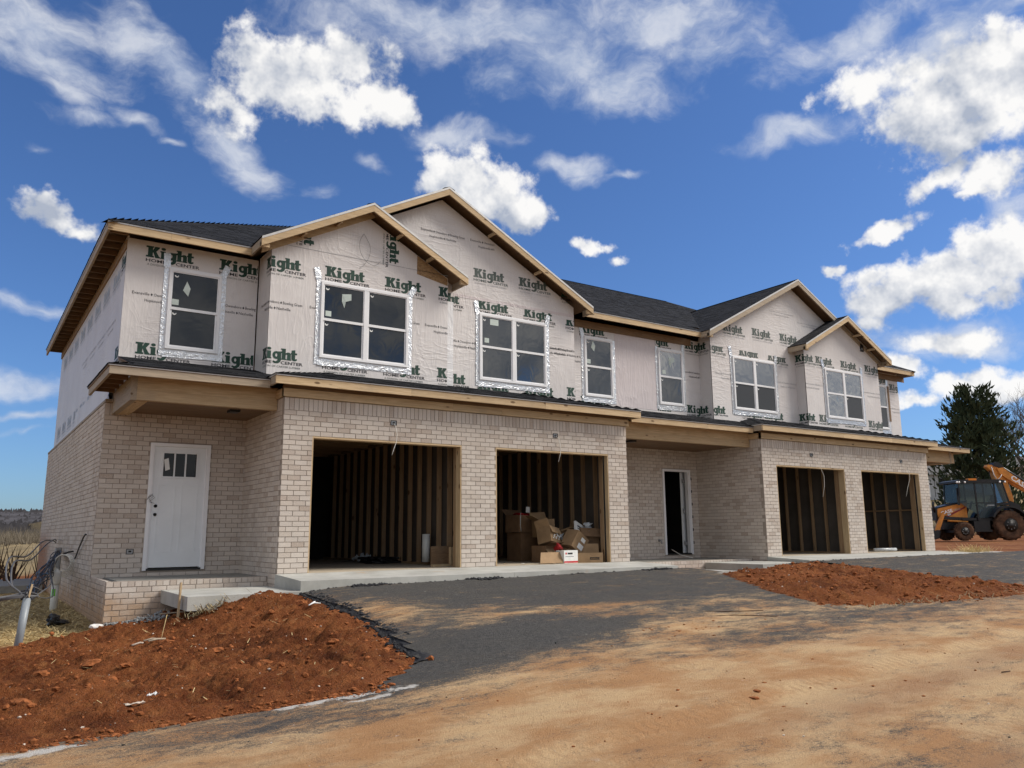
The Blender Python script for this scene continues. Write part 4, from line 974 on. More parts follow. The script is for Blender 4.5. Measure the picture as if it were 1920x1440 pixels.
roof_plane([(XL + o_, YS, zm_(YS)), (XR - o_, YS, zm_(YS)), (XR - HW, YRD, ZR), (XL + HW, YRD, ZR)], X_, under_gable)
for a, b_, hl, hr in ((XL, -.12, 1, 0), (7.36, MX(7.36), 0, 0), (MX(-.12), XR, 0, 1)):
    roof_plane([(a, YE, ZE), (b_, YE, ZE), (b_ - o_ * hr, YS, zm_(YS)), (a + o_ * hl, YS, zm_(YS))], X_, under_gable)
roof_plane([(XL, YE, ZE), (XL, YBK, ZE), (XL + HW, YRD, ZR)], Y_)
roof_plane([(XR, YE, ZE), (XR, YBK, ZE), (XR - HW, YRD, ZR)], Y_, shing=False)
roof_plane([(XL, YBK, ZE), (XR, YBK, ZE), (XR - HW, YRD, ZR), (XL + HW, YRD, ZR)], X_, shing=False)
yv = lambda z: YE + (z - ZE) / PT
for mir in (False, True):
    mx = (lambda x: MX(x)) if mir else (lambda x: x)
    for pk, zz, hw, yf in ((GPK, GZ, 3.78, 1.185), (BPK, BZ, 2.075, .885)):
        ze = zz - .525 * hw
        big = hw > 3
        roof_plane([(mx(pk - hw), yf, ze), (mx(pk), yf, zz), (mx(pk), yv(zz), zz), (mx(pk - hw), YS, ze)], Y_, (lambda p: abs(p.x - mx(BPK)) < 2.0 and p.z < gz_at(p.x, mx(BPK), BZ) and p.y > .9) if big else None)
        if big: roof_plane([(mx(pk + hw), yf, ze), (mx(pk), yf, zz), (mx(pk), yv(zz), zz), (mx(pk + hw), YS, ze)], Y_)
        else: roof_plane([(mx(pk + hw), yf, ze), (mx(pk), yf, zz), (mx(pk), yv(zz), zz), (mx(pk + .1), yv(zz), zz - .0525), (mx(pk + .62), YG - .002, zz - .525 * .62), (mx(pk + hw), YG - .002, ze)], Y_)
        for sg in (-1, 1):                   # rake boards, drip edge, side fascia
            A_ = (mx(pk), zz - .02); B_ = (mx(pk + sg * hw), ze - .02); h = .148
            if big and sg == -1 and False: continue
            MB().prism([(A_[0], yf, A_[1]), (B_[0], yf, B_[1]), (B_[0], yf, B_[1] - h), (A_[0], yf, A_[1] - h)], (0, .036, 0), 'lumber_x' if not (big and mir) else 'weathered_x').build('rake_board', HT)
            MB().prism([(A_[0], yf - .006, A_[1] + .022), (B_[0], yf - .006, B_[1] + .022), (B_[0], yf - .006, B_[1] - .022), (A_[0], yf - .006, A_[1] - .022)], (0, .005, 0), 'drip_edge').build('drip_edge', HT)
            xe = mx(pk + sg * hw); yb = (YA - .36 if sg == -1 else (YG - .003 if not big else YA - .36))
            if big and sg == -1: continue
            x0 = min(xe, xe - .036 * sg * (-1 if mir else 1)); MB().box(x0, x0 + .036, yf + .037, yb, ze - .16, ze - .02, 'weathered_y').build('fascia_board', HT)
            cx_ = xe - sg * (-1 if mir else 1) * .15
            MB().box(min(cx_, xe), max(cx_, xe), yf + .04, yf + .10, ze - .17, ze - .08, 'lumber_x').build('lookout', HT)
            for fr_ in (.3, .62):
                xx = mx(pk + sg * hw * fr_); zl = zz - .525 * hw * fr_ - .13
                if big and sg == -1 and fr_ < .5: continue
                MB().box(xx - .02, xx + .02, yf + .037, (YG if big else YB) - .025, zl - .06, zl, 'lumber_y').build('lookout', HT)
# caps over hips and ridges
def cap(p, q):
    p, q = Vector(p), Vector(q); d = (q - p).normalized(); L = (q - p).length; n_ = int(L / .16); sd_ = d.cross(Z_).normalized(); mb = MB()
    for k in range(n_):
        a = p + d * (L * k / n_); b_ = p + d * (L * (k + 1.15) / n_); h0, h1 = .008, .0078
        mb.add([a + sd_ * .13 - Z_ * .05 + Z_ * h0, a + Z_ * h0, a - sd_ * .13 - Z_ * .05 + Z_ * h0, b_ + sd_ * .13 - Z_ * .05 + Z_ * h1, b_ + Z_ * h1, b_ - sd_ * .13 - Z_ * .05 + Z_ * h1], [(0, 1, 4, 3), (1, 2, 5, 4), (0, 3, 5, 2)], 'shingle')
    o = mb.build('ridge_cap', HT); o['kind'] = 'stuff'
cap((XL, YE, ZE), (XL + HW, YRD, ZR)); cap((XR, YE, ZE), (XR - HW, YRD, ZR)); cap((XL + HW, YRD, ZR), (XR - HW, YRD, ZR))
for pk, zz, yf in ((GPK, GZ, 1.185), (MX(GPK), GZ, 1.185), (BPK, BZ, .885), (MX(BPK), BZ, .885)): cap((pk, yf, zz), (pk, yv(zz), zz))
# main eave fascia
for a, b_, mt in ((XL + .012, -.2, 'lumber_x'), (7.42, MX(7.42), 'lumber_x'), (MX(-.2), XR - .012, 'lumber_x')):
    run('fascia_board', a, b_, YE + .012, YE + .05, ZE - .158, ZE - .018, [mt, mt], ((a + b_) / 2 - .2,)); MB().box(a, b_, YE + .004, YE + .011, ZE - .032, ZE - .004, 'drip_edge').build('drip_edge', HT)
    if a > 0: MB().box(a, b_, YA - .03, YA - .021, 5.34, 5.52, 'plywood').build('frieze_board', HT)
for x in (XL + .012, XR - .05):
    MB().box(x, x + .038, YE + .051, YBK - .02, ZE - .158, ZE - .018, 'weathered_y').build('fascia_board', HT)
MB().box(XL + .002, XL + .010, YE + .004, YBK, ZE - .036, ZE - .004, 'drip_edge').build('drip_edge', HT)
y = 1.75
while y < 12.5:
    MB().box(XL + .05, -2.19, y, y + .04, ZE - .11, ZE - .015, 'plywood').build('rafter_tail', HT); y += .406
MB().box(-2.205, -2.182, YA, 12.3, 5.36, 5.52, 'stud_y').build('frieze_board', HT)
# pent roof over the ground floor
S = .26; zg = lambda y: 3.058 + S * (y + .285); zr_ = lambda y: 3.008 + S * y
GX = lambda x0: (x0 - .245, x0 + WX + .20)
for x0 in (0, WX + RX):
    L_, R_ = GX(x0); ye = -.285; hv = 1.5 - ye
    mid = x0 + WX / 2
    wl, wr = (YB, YG) if x0 == 0 else (YG, YB)
    roof_plane([(L_, ye, zg(ye)), (R_, ye, zg(ye)), (R_ - (wr - ye), wr, zg(wr)), (mid, wr, zg(wr)), (mid, wl, zg(wl)), (L_ + (wl - ye), wl, zg(wl))] if wl != wr and False else [(L_, ye, zg(ye)), (R_, ye, zg(ye)), (R_ - 1.79, 1.505, zg(1.505)), (L_ + 1.79, 1.505, zg(1.505))], X_)
    # end hips running down to the lower pent roofs
    dz = (zg(ye) - zr_(0)) / S; 
    roof_plane([(L_, ye, zg(ye)), (L_, dz + .0, zg(ye)), (L_ + 1.79 - dz - .29 + .02, 1.51, zr_(1.51)), (L_ + 1.79, 1.505, zg(1.505))], Y_)
    roof_plane([(R_, ye, zg(ye)), (R_, dz, zg(ye)), (R_ - 1.79 + dz + .27, 1.51, zr_(1.51)), (R_ - 1.79, 1.505, zg(1.505))], Y_)
    MB().box(L_ + .002, R_ - .002, ye + .004, ye + .012, 3.03, 3.056, 'drip_edge').build('drip_edge', HT)
    MB().box(L_, L_ + .008, ye + .01, .04, 3.03, 3.056, 'drip_edge').build('drip_edge', HT)
for a, b_, hl, hr in ((-2.55, 1.2, 1, 0), (6.2, MX(6.2), 0, 0), (MX(1.2), TOT + 2.55, 0, 1)):
    roof_plane([(a, 0, zr_(0)), (b_, 0, zr_(0)), (b_ - (.37 if hr else 0), .37 if hr else 1.9, zr_(.37 if hr else 1.9))] + ([(b_ - .37, 1.9, zr_(1.9))] if hr else []) + ([(a + .37, 1.9, zr_(1.9)), (a + .37, .37, zr_(.37))] if hl else [(a, 1.9, zr_(1.9))]), X_)
    MB().box(a + .002, b_ - .002, .004, .012, 2.982, 3.006, 'drip_edge').build('drip_edge', HT)
for x, sg in ((-2.55, 1), (TOT + 2.55, -1)):
    roof_plane([(x, 0, zr_(0)), (x, 2.3, zr_(0)), (x + sg * .37, 2.3, zr_(.37)), (x + sg * .37, .37, zr_(.37))], Y_, shing=(sg == 1))

# ------------------------------------------------------------------ bricks and shingles: the 300 that show largest each an object, the rest joined
bu = MB(); bu.add([(0, 0, 0), (1, 0, 0), (1, 1, 0), (0, 1, 0), (0, 0, 1), (1, 0, 1), (1, 1, 1), (0, 1, 1)], [(4, 5, 6, 7), (0, 1, 5, 4), (1, 2, 6, 5), (3, 0, 4, 7), (0, 3, 2, 1)], 'brick'); brick_me = bu.mesh('brick')
BRICKS.sort(key=lambda q: -q[7])
for w, p, u, i_, L, dep, h, px in BRICKS[:300]:
    o = link('brick', brick_me, w); Mx = Matrix((u * L, i_ * dep, Z_ * h)).transposed().to_4x4(); Mx.translation = p; o.matrix_local = Mx
rest = {}
for q in BRICKS[300:]: rest.setdefault(q[0].name, []).append(q)
for wn, L_ in rest.items():
    mb = MB()
    for w, p, u, i_, L, dep, h, px in L_:
        a, b_, c = u * L, i_ * dep, Z_ * h
        mb.add([p, p + a, p + a + b_, p + b_, p + c, p + a + c, p + a + b_ + c, p + b_ + c], [(4, 5, 6, 7), (0, 1, 5, 4), (1, 2, 6, 5), (3, 0, 4, 7), (0, 3, 2, 1)], 'brick')
    o = mb.build('bricks', bpy.data.objects[wn]); o['kind'] = 'stuff'
su = MB(); SF = [(0, 1, 2, 3), (3, 2, 4, 5), (0, 3, 5), (1, 4, 2)]; su.add([(0, 0, 0), (1, 0, 0), (1, 0, 1), (0, 0, 1), (1, 1, .05), (0, 1, .05)], SF, 'shingle'); sh_me = su.mesh('shingle')
SHINGLES.sort(key=lambda q: -q[8])
for w, p, e, s_, n, L, h, tk, px in SHINGLES[:300]:
    o = link('shingle', sh_me, w); Mx = Matrix((e * L, s_ * h, n * tk)).transposed().to_4x4(); Mx.translation = p; o.matrix_local = Mx
rest = {}
for q in SHINGLES[300:]: rest.setdefault(q[0].name, []).append(q)
for wn, L_ in rest.items():
    mb = MB()
    for w, p, e, s_, n, L, h, tk, px in L_:
        a, b_, c = e * L, s_ * h, n * tk
        mb.add([p, p + a, p + a + c, p + c, p + a + b_ + c * .05, p + b_ + c * .05], SF, 'shingle')
    o = mb.build('shingles', bpy.data.objects[wn]); o['kind'] = 'stuff'

# ------------------------------------------------------------------ lettering
def text_geo(s, size=1.0, bold=0.0):
    cu = bpy.data.curves.new('lettering', 'FONT'); cu.body = s; cu.size = size; cu.offset = bold; cu.resolution_u = 2; cu.fill_mode = 'FRONT'
    o = bpy.data.objects.new('lettering', cu); COL.objects.link(o); dg = bpy.context.evaluated_depsgraph_get(); me = o.evaluated_get(dg).to_mesh()
    V = [(v.co.x, v.co.y) for v in me.vertices]; F = [list(p.vertices) for p in me.polygons]
    o.evaluated_get(dg).to_mesh_clear(); bpy.data.objects.remove(o); bpy.data.curves.remove(cu)
    return V, F
def place_text(mb, s, x0, x1, z0, h, mat, bold=0.0, d=0.0):
    V, F = text_geo(s, 1.0, bold); xa, xb = min(v[0] for v in V), max(v[0] for v in V); ya, yb = min(v[1] for v in V), max(v[1] for v in V)
    if any(c in 'gpqyjQ' for c in s): ya = 0; yb = max(v[1] for v in V)
    sx = (x1 - x0) / (xb - xa); sz = h / (yb - ya)
    mb.add([(x0 + (v[0] - xa) * sx, -d, z0 + (v[1] - ya) * sz) for v in V], F, mat)
    return mb
def ell(cx, cz, rx, rz, a0=0, a1=360, n=14): return [(cx + rx * cos(radians(a0 + (a1 - a0) * i / n)), cz + rz * sin(radians(a0 + (a1 - a0) * i / n))) for i in range(n + 1)]
def slab_word():          # the fat slab-serif word, cap height 1, 3.75 wide
    parts = []
    def P(p): parts.append(p)
    P([(.13, 0), (.13, 1), (.52, 1), (.52, 0)]); P([(-.02, .84), (-.02, 1), (.14, 1), (.14, .84)]); P([(-.02, 0), (-.02, .15), (.62, .15), (.62, 0)]); P([(.5, .88), (.5, 1), (.6, 1), (.6, .88)])
    P([(.5, .42), (.5, .62), (.68, 1), (1.05, 1)] + [(1.05, .9), (.76, .52)]); P([(.52, .56), (.76, .60), (1.04, .14), (1.1, .14), (1.1, 0), (.72, 0)])
    x = 1.18; P([(x, 0), (x, .56), (x - .07, .56), (x - .07, .70), (x + .36, .70), (x + .36, 0)]); P(ell(x + .18, .89, .19, .13)[:-1]); P([(x - .06, 0), (x - .06, .1), (x + .42, .1), (x + .42, 0)])
    x = 1.68; outer = ell(x + .33, .36, .34, .35, 0, 360, 18)[:-1]; inner = ell(x + .33, .36, .09, .15, 0, 360, 18)[:-1]
    for i in range(18): j = (i + 1) % 18; P([outer[i], outer[j], inner[j], inner[i]])
    P([(x + .52, .52), (x + .52, .70), (x + .84, .74), (x + .84, .58)]); P([(x + .44, .1), (x + .44, .70), (x + .76, .70), (x + .76, -.06), (x + .70, -.22), (x + .44, -.2)])
    P([(x + .70, -.22), (x + .5, -.36), (x + .22, -.38), (x + .02, -.28), (x + .06, -.14), (x + .30, -.2), (x + .46, -.08)])
    x = 2.50; P([(x, 0), (x, .88), (x - .08, .88), (x - .08, 1), (x + .34, 1), (x + .34, 0)]); P([(x + .3, .48), (x + .36, .62), (x + .52, .70), (x + .68, .69), (x + .78, .6), (x + .80, .45), (x + .80, 0), (x + .47, 0), (x + .47, .48)]); P([(x - .05, 0), (x - .05, .1), (x + .40, .1), (x + .40, 0)]); P([(x + .42, 0), (x + .42, .1), (x + .86, .1), (x + .86, 0)])
    x = 3.36; P([(x, .16), (x, .92), (x + .33, .98), (x + .33, .10), (x + .2, 0)]); P([(x - .06, .54), (x - .06, .70), (x + .50, .70), (x + .50, .54)]); P([(x + .04, .1), (x + .12, .0), (x + .32, -.02), (x + .50, .05), (x + .50, .2), (x + .32, .16)])
    return parts
def logo_mesh(word, sub, tiny):
    mb = MB()
    for k, p in enumerate(slab_word()): mb.add([(q[0], -.002 * (k % 12), q[1]) for q in p], [tuple(range(len(p)))], word)
    place_text(mb, 'HOME', 0, 1.62, -.41, .28, sub, .02); place_text(mb, 'CENTER', 2.42, 4.40, -.41, .28, sub, .02); place_text(mb, 'A DIVISION OF CARTER LUMBER', .12, 4.2, -.72, .17, tiny, 0)
    return mb
def towns_mesh(mat):
    mb = MB(); x = 0
    def dia(xc, zc): mb.add([(xc - .018, 0, zc), (xc, 0, zc - .026), (xc + .018, 0, zc), (xc, 0, zc + .026)], [(0, 1, 2, 3)], mat)
    place_text(mb, 'Evansville', 0, .27, 0, .05, mat); dia(.305, .022); place_text(mb, 'Owensboro', .34, .62, 0, .05, mat); dia(.655, .022); place_text(mb, 'Bowling Green', .69, 1.04, 0, .052, mat)
    place_text(mb, 'Hopkinsville', .2, .51, -.11, .05, mat); dia(.545, -.088); place_text(mb, 'Nashville', .58, .83, -.11, .05, mat)
    return mb
LG = {'g': logo_mesh('print_green', 'print_black', 'print_grey'), 'f': logo_mesh('print_grey', 'print_grey', 'print_faint'), 's': logo_mesh('print_ghost', 'print_ghost', 'print_ghost'), 't': towns_mesh('print_black'), 'u': towns_mesh('print_faint')}
LM = {k: v.mesh('print') for k, v in LG.items()}
LS = .200
def put(key, wall, frame, x, z, clip=None, scale=None, rot=0.0, zscale=1.0, name=None):
    """frame: function (along, up, off) -> world point; logos lie 3 mm proud of the wrap"""
    sc = scale or (LS if key in 'gfs' else 1.0); mb = LG[key]
    c, s_ = cos(rot), sin(rot); bm = bmesh.new(); vm = []
    for v in mb.v:
        a, b_ = v[0] * sc, v[2] * sc * zscale; vm.append(bm.verts.new((x + a * c - b_ * s_, z + a * s_ + b_ * c, .0028 - v[1] * .05)))
    for f, mi in zip(mb.f, mb.m):
        try: bf = bm.faces.new([vm[i] for i in f]); bf.material_index = mi
        except ValueError: pass
    if clip:
        for co, no in (((clip[0], 0, 0), (-1, 0, 0)), ((clip[1], 0, 0), (1, 0, 0)), ((0, clip[2], 0), (0, -1, 0)), ((0, clip[3], 0), (0, 1, 0))):
            bmesh.ops.bisect_plane(bm, geom=bm.verts[:] + bm.edges[:] + bm.faces[:], plane_co=co, plane_no=no, clear_outer=True)
    if not bm.faces: bm.free(); return
    for v in bm.verts: v.co = frame(v.co.x, v.co.y, v.co.z)
    me = bpy.data.meshes.new('print'); bm.to_mesh(me); bm.free()
    for mt in mb.mats: me.materials.append(MATS[mt])
    return link(name or ('logo_print' if key in 'gfs' else 'town_print'), me, WALL[wall])
FY = lambda y: (lambda a, b_, d: Vector((a, y - d - WT * 0, b_)))
FXm = lambda x: (lambda a, b_, d: Vector((x - d, -a, b_)))     # faces -x ; along = -y
big_ = (-99, 99, -99, 99)
def PY(key, wall, x, z, x0=-99, x1=99, z0=-99, z1=99, **k): put(key, wall, FY({'A': YA, 'C': YA, 'E': YA, 'B': YB, 'B2': YB, 'G': YG, 'G2': YG}[wall]), x, z, (x0, x1, z0, z1), **k)
LB = 5.28
# A
PY('g', 'A', -1.88, LB); PY('g', 'A', -.66, LB - .01, x1=.02); PY('g', 'A', -1.93, 3.58, z0=3.46); PY('g', 'A', -.70, 3.58, z0=3.47, x1=.02)
PY('t', 'A', -2.05, 4.60); PY('t', 'A', -.86, 4.60, x1=.02)
# B
for x in (-.19, 1.05, 2.25): PY('g', 'B', x, LB - .02, x0=BX0 + .002, x1=BX1)
PY('g', 'B', 3.42, LB - .02, x1=BX1 - .002)
for x in (-.19, 1.05, 2.25, 3.40): PY('g', 'B', x, 3.60, x0=BX0 + .002, x1=BX1 - .002, z0=3.44)
for x in (-.40, .78, 1.96, 3.12): PY('t', 'B', x, 4.60, x0=BX0 + .002, x1=BX1 - .002)
PY('g', 'B', 2.33, 6.52, rot=-pi / 2, z1=6.32); PY('g', 'B', .62, 6.55, rot=-pi / 2, z0=5.75, z1=6.02)
# G
for x in (4.42, 5.58): PY('f', 'G', x, 5.92)
PY('g', 'G', 6.74, 5.86, x1=GX1 - .002)
for x in (4.52, 5.70): PY('g', 'G', x, 5.24, z0=5.10, z1=5.41 if x > 5 else 99)
PY('g', 'G', 6.86, 5.20, x1=GX1 - .002, z1=5.34); PY('g', 'G', 3.30, 5.26, x0=BX1 + .01)
for x in (4.52, 5.70): PY('g', 'G', x, 3.52, z0=3.49)
PY('g', 'G', 6.86, 3.58, x1=GX1 - .002); PY('g', 'G', 3.45, 3.58, x0=BX1 + .31)
for x in (3.16, 4.34): PY('t', 'G', x, 6.70, x0=3.0, x1=4.95)
for x in (3.75, 5.98, 6.35): PY('t', 'G', x, 4.60 - (.15 if x < 4 else 0), x0=BX1 + .01, x1=GX1)
# C
PY('g', 'C', 7.58, LB - .05); PY('f', 'C', 8.93, 4.90); PY('g', 'C', 9.72, LB - .05, x0=9.86); PY('g', 'C', 11.08, LB - .02, x1=MX(GX1) - .002)
for x in (7.58, 9.75): PY('g', 'C', x, 3.50, z0=3.55)
PY('g', 'C', 11.06, 3.58, x1=MX(GX1)); PY('t', 'C', 11.0, 4.62, x1=MX(GX1)); PY('t', 'C', 7.2, 4.60, x1=7.6)
# G2
for x in (12.12, 13.28, 14.45): PY('f', 'G2', x, 5.80 + (.03 if x > 13 else 0))
for x in (11.31, 12.70, 13.88): PY('f', 'G2', x, 5.20, z1=5.34, x0=MX(GX1) + .002)
for x in (11.27, 12.7, 13.6): PY('g', 'G2', x, 3.56, x0=MX(GX1) + .002, z0=3.5)
for x in (11.75, 14.15): PY('u', 'G2', x, 4.60, x1=MX(BX1))
for x, z in ((14.1, 6.62), (15.3, 6.45)): PY('u', 'G2', x, z, zscale=.7, x1=16.3)
# B2
for x in (14.70, 15.58, 16.76, 17.95): PY('f', 'B2', x, LB - .02, x0=MX(BX1) + .002, x1=MX(BX0) - .002)
for x in (14.60, 15.55, 16.74, 17.92): PY('g' if x < 15 else 'f', 'B2', x, 3.58, x0=MX(BX1) + .002, x1=MX(BX0) - .002, z0=3.5)
for x in (14.85, 17.8): PY('u', 'B2', x, 4.60, x0=MX(BX1) + .002, x1=MX(BX0))
# E
PY('f', 'E', 19.45, LB - .06, x1=20.3); PY('f', 'E', 20.38, 5.03, x1=20.87); PY('u', 'E', 20.25, 4.4, x1=20.87)
# returns
put('g', 'rB', FXm(BX0), -1.44, LB - .02, (-YA, -YB, -9, 99)); put('g', 'rB', FXm(BX0), -1.44, 3.60, (-YA, -YB, 3.45, 99)); put('t', 'rB', FXm(BX0), -1.65, 4.60, (-YA, -YB, -9, 99))
put('g', 'rG2', FXm(MX(GX1)), -2.42, LB - .02, (-YA, -YG, -9, 99)); put('g', 'rG2', FXm(MX(GX1)), -2.44, 3.58, (-YA, -YG, -9, 99)); put('g', 'rB2', FXm(MX(BX1)), -1.5, LB - .02, (-YG, -YB, -9, 99)); put('g', 'rB2', FXm(MX(BX1)), -1.5, 3.58, (-YG, -YB, -9, 99))
for k in range(8):
    put('s', 'side', FXm(-2.18), -3.2 - 1.18 * k, 4.98, None); put('s', 'side', FXm(-2.18), -3.3 - 1.18 * k, 3.15, None)
for k in range(4): put('u', 'side', FXm(-2.18), -3.6 - 1.18 * k, 4.25, None)
put('g', 'side', FXm(-2.18), -2.45, 5.12, (-2.35, -YA - .01, -9, 99)); put('g', 'side', FXm(-2.18), -2.30, 3.50, (-2.3, -YA - .01, -9, 99))
# ------------------------------------------------------------------ concrete around the house
def conc(name, x0, x1, y0, y1, zt, zb, slope=0.0, mat='concrete', kind='structure'):
    nx, ny = max(2, int((x1 - x0) / .35)), max(2, int((y1 - y0) / .2)); vs = []; fs = []
    for j in range(ny + 1):
        for i in range(nx + 1):
            x, y = x0 + (x1 - x0) * i / nx, y0 + (y1 - y0) * j / ny
            vs.append((x, y, zt + slope * (y - y1) + .002 * fbm(x, y, 2.5, 3)))
    n = nx + 1
    for j in range(ny):
        for i in range(nx): fs.append((j * n + i, j * n + i + 1, (j + 1) * n + i + 1, (j + 1) * n + i))
    k = len(vs); rim = [i for i in range(n)] + [j * n + nx for j in range(1, ny + 1)] + [ny * n + i for i in range(nx - 1, -1, -1)] + [j * n for j in range(ny - 1, 0, -1)]
    for q in rim: x, y, z = vs[q]; vs.append((x + .006 * fbm(x, y, 6, 2, 3), y - (.004 if q < n else 0) * (1 + fbm(x, y, 7, 2)), zb))
    for q in range(len(rim)): r2 = (q + 1) % len(rim); fs.append((rim[q], k + q, k + r2, rim[r2]))
    o = MB().add(vs, fs, mat).build(name); o['kind'] = kind; return o
conc('concrete_apron', -.03, 3.6, -1.14, -.002, -.002, -.40, .046); conc('concrete_apron', 3.606, 7.40, -1.14, -.002, -.002, -.40, .046)
conc('concrete_apron', 11.44, TOT + .2, -1.14, -.002, -.002, -.40, .046)
conc('concrete_step', -1.56, -.036, -1.24, .43, -.19, -.37); conc('concrete_step', 7.41, 8.85, -1.35, .43, -.19, -.45)
conc('concrete_step', 9.85, 11.43, -1.16, .43, -.10, -.25)
conc('concrete_step', TOT + .22, TOT + 2.0, -1.1, .43, -.05, -.3)
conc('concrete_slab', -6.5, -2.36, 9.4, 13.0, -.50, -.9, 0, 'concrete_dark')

# ------------------------------------------------------------------ fittings on the house
def jbox(x, z, y=0.0, cable=None):
    m_ = MB(); w, h = .055, .042
    for a, b_, c, d in ((-w, -w + .008, -h, h), (w - .008, w, -h, h), (-w + .008, w - .008, -h, -h + .008), (-w + .008, w - .008, h - .008, h)): m_.box(x + a, x + b_, y - .012, y + .03, z + c, z + d, 'machine_black')
    m_.box(x - w + .009, x + w - .009, y - .003, y + .02, z - h + .009, z + h - .009, 'metal_grey'); m_.box(x - .02, x + .025, y - .009, y - .003, z - .012, z + .016, 'machine_black')
    o = m_.build('junction_box', HT)
    if cable: MB().tube([(x + dx, y - dy, z + dz) for dx, dy, dz in cable], .0055, 'cable_white', 6).build('cable', o)
jbox(1.906, 2.455, 0, [(0, .01, -.01), (.02, .05, -.08), (.035, .07, -.2), (.02, .08, -.33), (-.03, .08, -.47), (-.06, .08, -.56)])
jbox(5.369, 2.445, 0, [(0, .01, -.01), (.05, .05, -.06), (.07, .07, -.2), (.06, .08, -.35), (.0, .09, -.52)])
jbox(13.382, 2.442, 0, [(0, .01, -.02), (.13, .05, -.16), (.25, .07, -.33), (.34, .08, -.52), (.33, .08, -.75), (.22, .09, -1.03)])
jbox(17.374, 2.45, 0, [(0, .01, -.02), (.13, .05, -.14), (.24, .07, -.33), (.22, .08, -.48), (.08, .08, -.72), (-.05, .09, -.96)])
jbox(-1.754, .34, 2.07)
m_ = MB(); m_.lathe([(.035, 0), (.03, .02), (.015, .03), (.015, .06)], 10, 'metal_grey', (10.06, 2.07, .38), (0, -1, 0)); m_.tube([(10.06, 2.02, .38), (10.06, 1.99, .36), (10.05, 1.97, .30)], .014, 'metal_grey'); m_.build('hose_bib', HT)
MB().tube([(10.3, 1.9, .16), (10.45, 1.75, .03), (10.6, 1.5, -.04)], .008, 'cable_white').build('cable', HT)
m_ = MB(); m_.tube(smooth([(1.78, YB - .02, 6.22), (1.70, YB - .03, 6.05), (1.72, YB - .03, 5.83), (1.86, YB - .03, 5.66), (2.02, YB - .03, 5.63), (2.14, YB - .03, 5.74)]), .0028, 'cable_grey', 5)
m_.tube(smooth([(1.78, YB - .02, 6.22), (1.84, YB - .03, 6.12), (1.91, YB - .03, 5.98), (1.90, YB - .03, 5.80), (1.80, YB - .03, 5.60), (1.70, YB - .03, 5.52)]), .0028, 'cable_grey', 5); m_.build('loose_wire', HT)
MB().box(-2.39, -2.30, 6.7, 6.98, -.62, .36, 'metal_grey').build('meter_panel', HT)
m_ = MB(); m_.tube([(-2.31, 4.15, .20), (-2.33, 3.5, .40), (-2.34, 2.95, .57), (-2.34, 2.75, .62), (-2.34, 2.65, .62)], .013, 'machine_black'); m_.build('conduit_stub', HT)

# ------------------------------------------------------------------ cables, pipes and litter at the left corner
PX, PYY, PZ = -3.34, -.33, -.80
cp = thing('conduit_pipe', 'grey plastic conduit leaning out of the red dirt with cables leaving its mouth', 'pipe', (PX, PYY, PZ))
dv = Vector((.06, .10, .62)); ax = dv.normalized()
MB().lathe([(.046, -.1), (.046, dv.length), (.039, dv.length), (.039, .3)], 16, 'pvc_grey', (0, 0, 0), ax).build('pipe', cp)
MB().beam(ax * .55 + Vector((.01, .03, 0)), ax * .80 + Vector((.03, .03, 0)), .075, .02, 'lumber_z', (1, 0, 0)).build('wood_plug', cp)
top = Vector((PX, PYY, PZ)) + dv
tagd = dict(cat='cable')
m_ = MB()
for k in range(2):
    a = .06 * k
    m_.tube(smooth([top - ax * .1, top + Vector((-.06, .1, .05)), top + Vector((-.16 - a, .5, .16 + a)), top + Vector((-.10 - a, 1.5, .42 + a)), Vector((-3.05 - a, 3.2, .22 + a)), Vector((-2.68 - a, 5.4, .44 + a)), Vector((-2.42, 6.9 + .3 * k, .53 - .03 * k)), Vector((-2.33, 7.6, .50 - .04 * k))]), .012, 'cable_grey', 7)
o = m_.build('service_cable'); tag(o, 'thick grey cables arching from the conduit mouth up to the brick side wall', 'cable', 'cables at the left corner')
rg = random.Random(3); m_ = MB()
for k in range(20):
    j = lambda s_: Vector((rg.gauss(0, s_), rg.gauss(0, s_), rg.gauss(0, s_)))
    pts = [top + j(.03), top + Vector((.06, .5, .0)) + j(.05), Vector((-3.02, 1.6, -.10)) + j(.08), Vector((-2.80, 3.4, .02)) + j(.08), Vector((-2.55, 5.2, .19)) + j(.045), Vector((-2.36, 6.5, .30)) + j(.02)]
    S_ = []
    for i in range(len(pts) - 1):
        for q in range(3):
            t_ = q / 3; p0, p1, p2, p3 = pts[max(i - 1, 0)], pts[i], pts[i + 1], pts[min(i + 2, len(pts) - 1)]
            S_.append(.5 * ((2 * p1) + (p2 - p0) * t_ + (2 * p0 - 5 * p1 + 4 * p2 - p3) * t_ * t_ + (3 * p1 - p0 - 3 * p2 + p3) * t_ ** 3))
    m_.tube(S_ + [pts[-1]], .009, 'cable_black' if k % 5 else 'cable_grey', 5)
tag(m_.build('cable_bundle'), 'tangled bundle of thin black cables hanging from the side wall to the conduit', 'cable', 'cables at the left corner')
m_ = MB()
for k in range(4): m_.tube(smooth([top + Vector((-.3 - .05 * k, .05, -.02)), top + Vector((-.1, .0, .01 + .01 * k)), top + Vector((.12, .05, .02)), top + Vector((.02, .12, .04 + .01 * k)), top + Vector((-.2, .12, .03)), top + Vector((-.45, .02, .0))]), .009, 'cable_grey', 6)
tag(m_.build('cable_tail'), 'loose grey cable ends wound flat around the mouth of the conduit', 'cable', 'cables at the left corner')
m_ = MB()
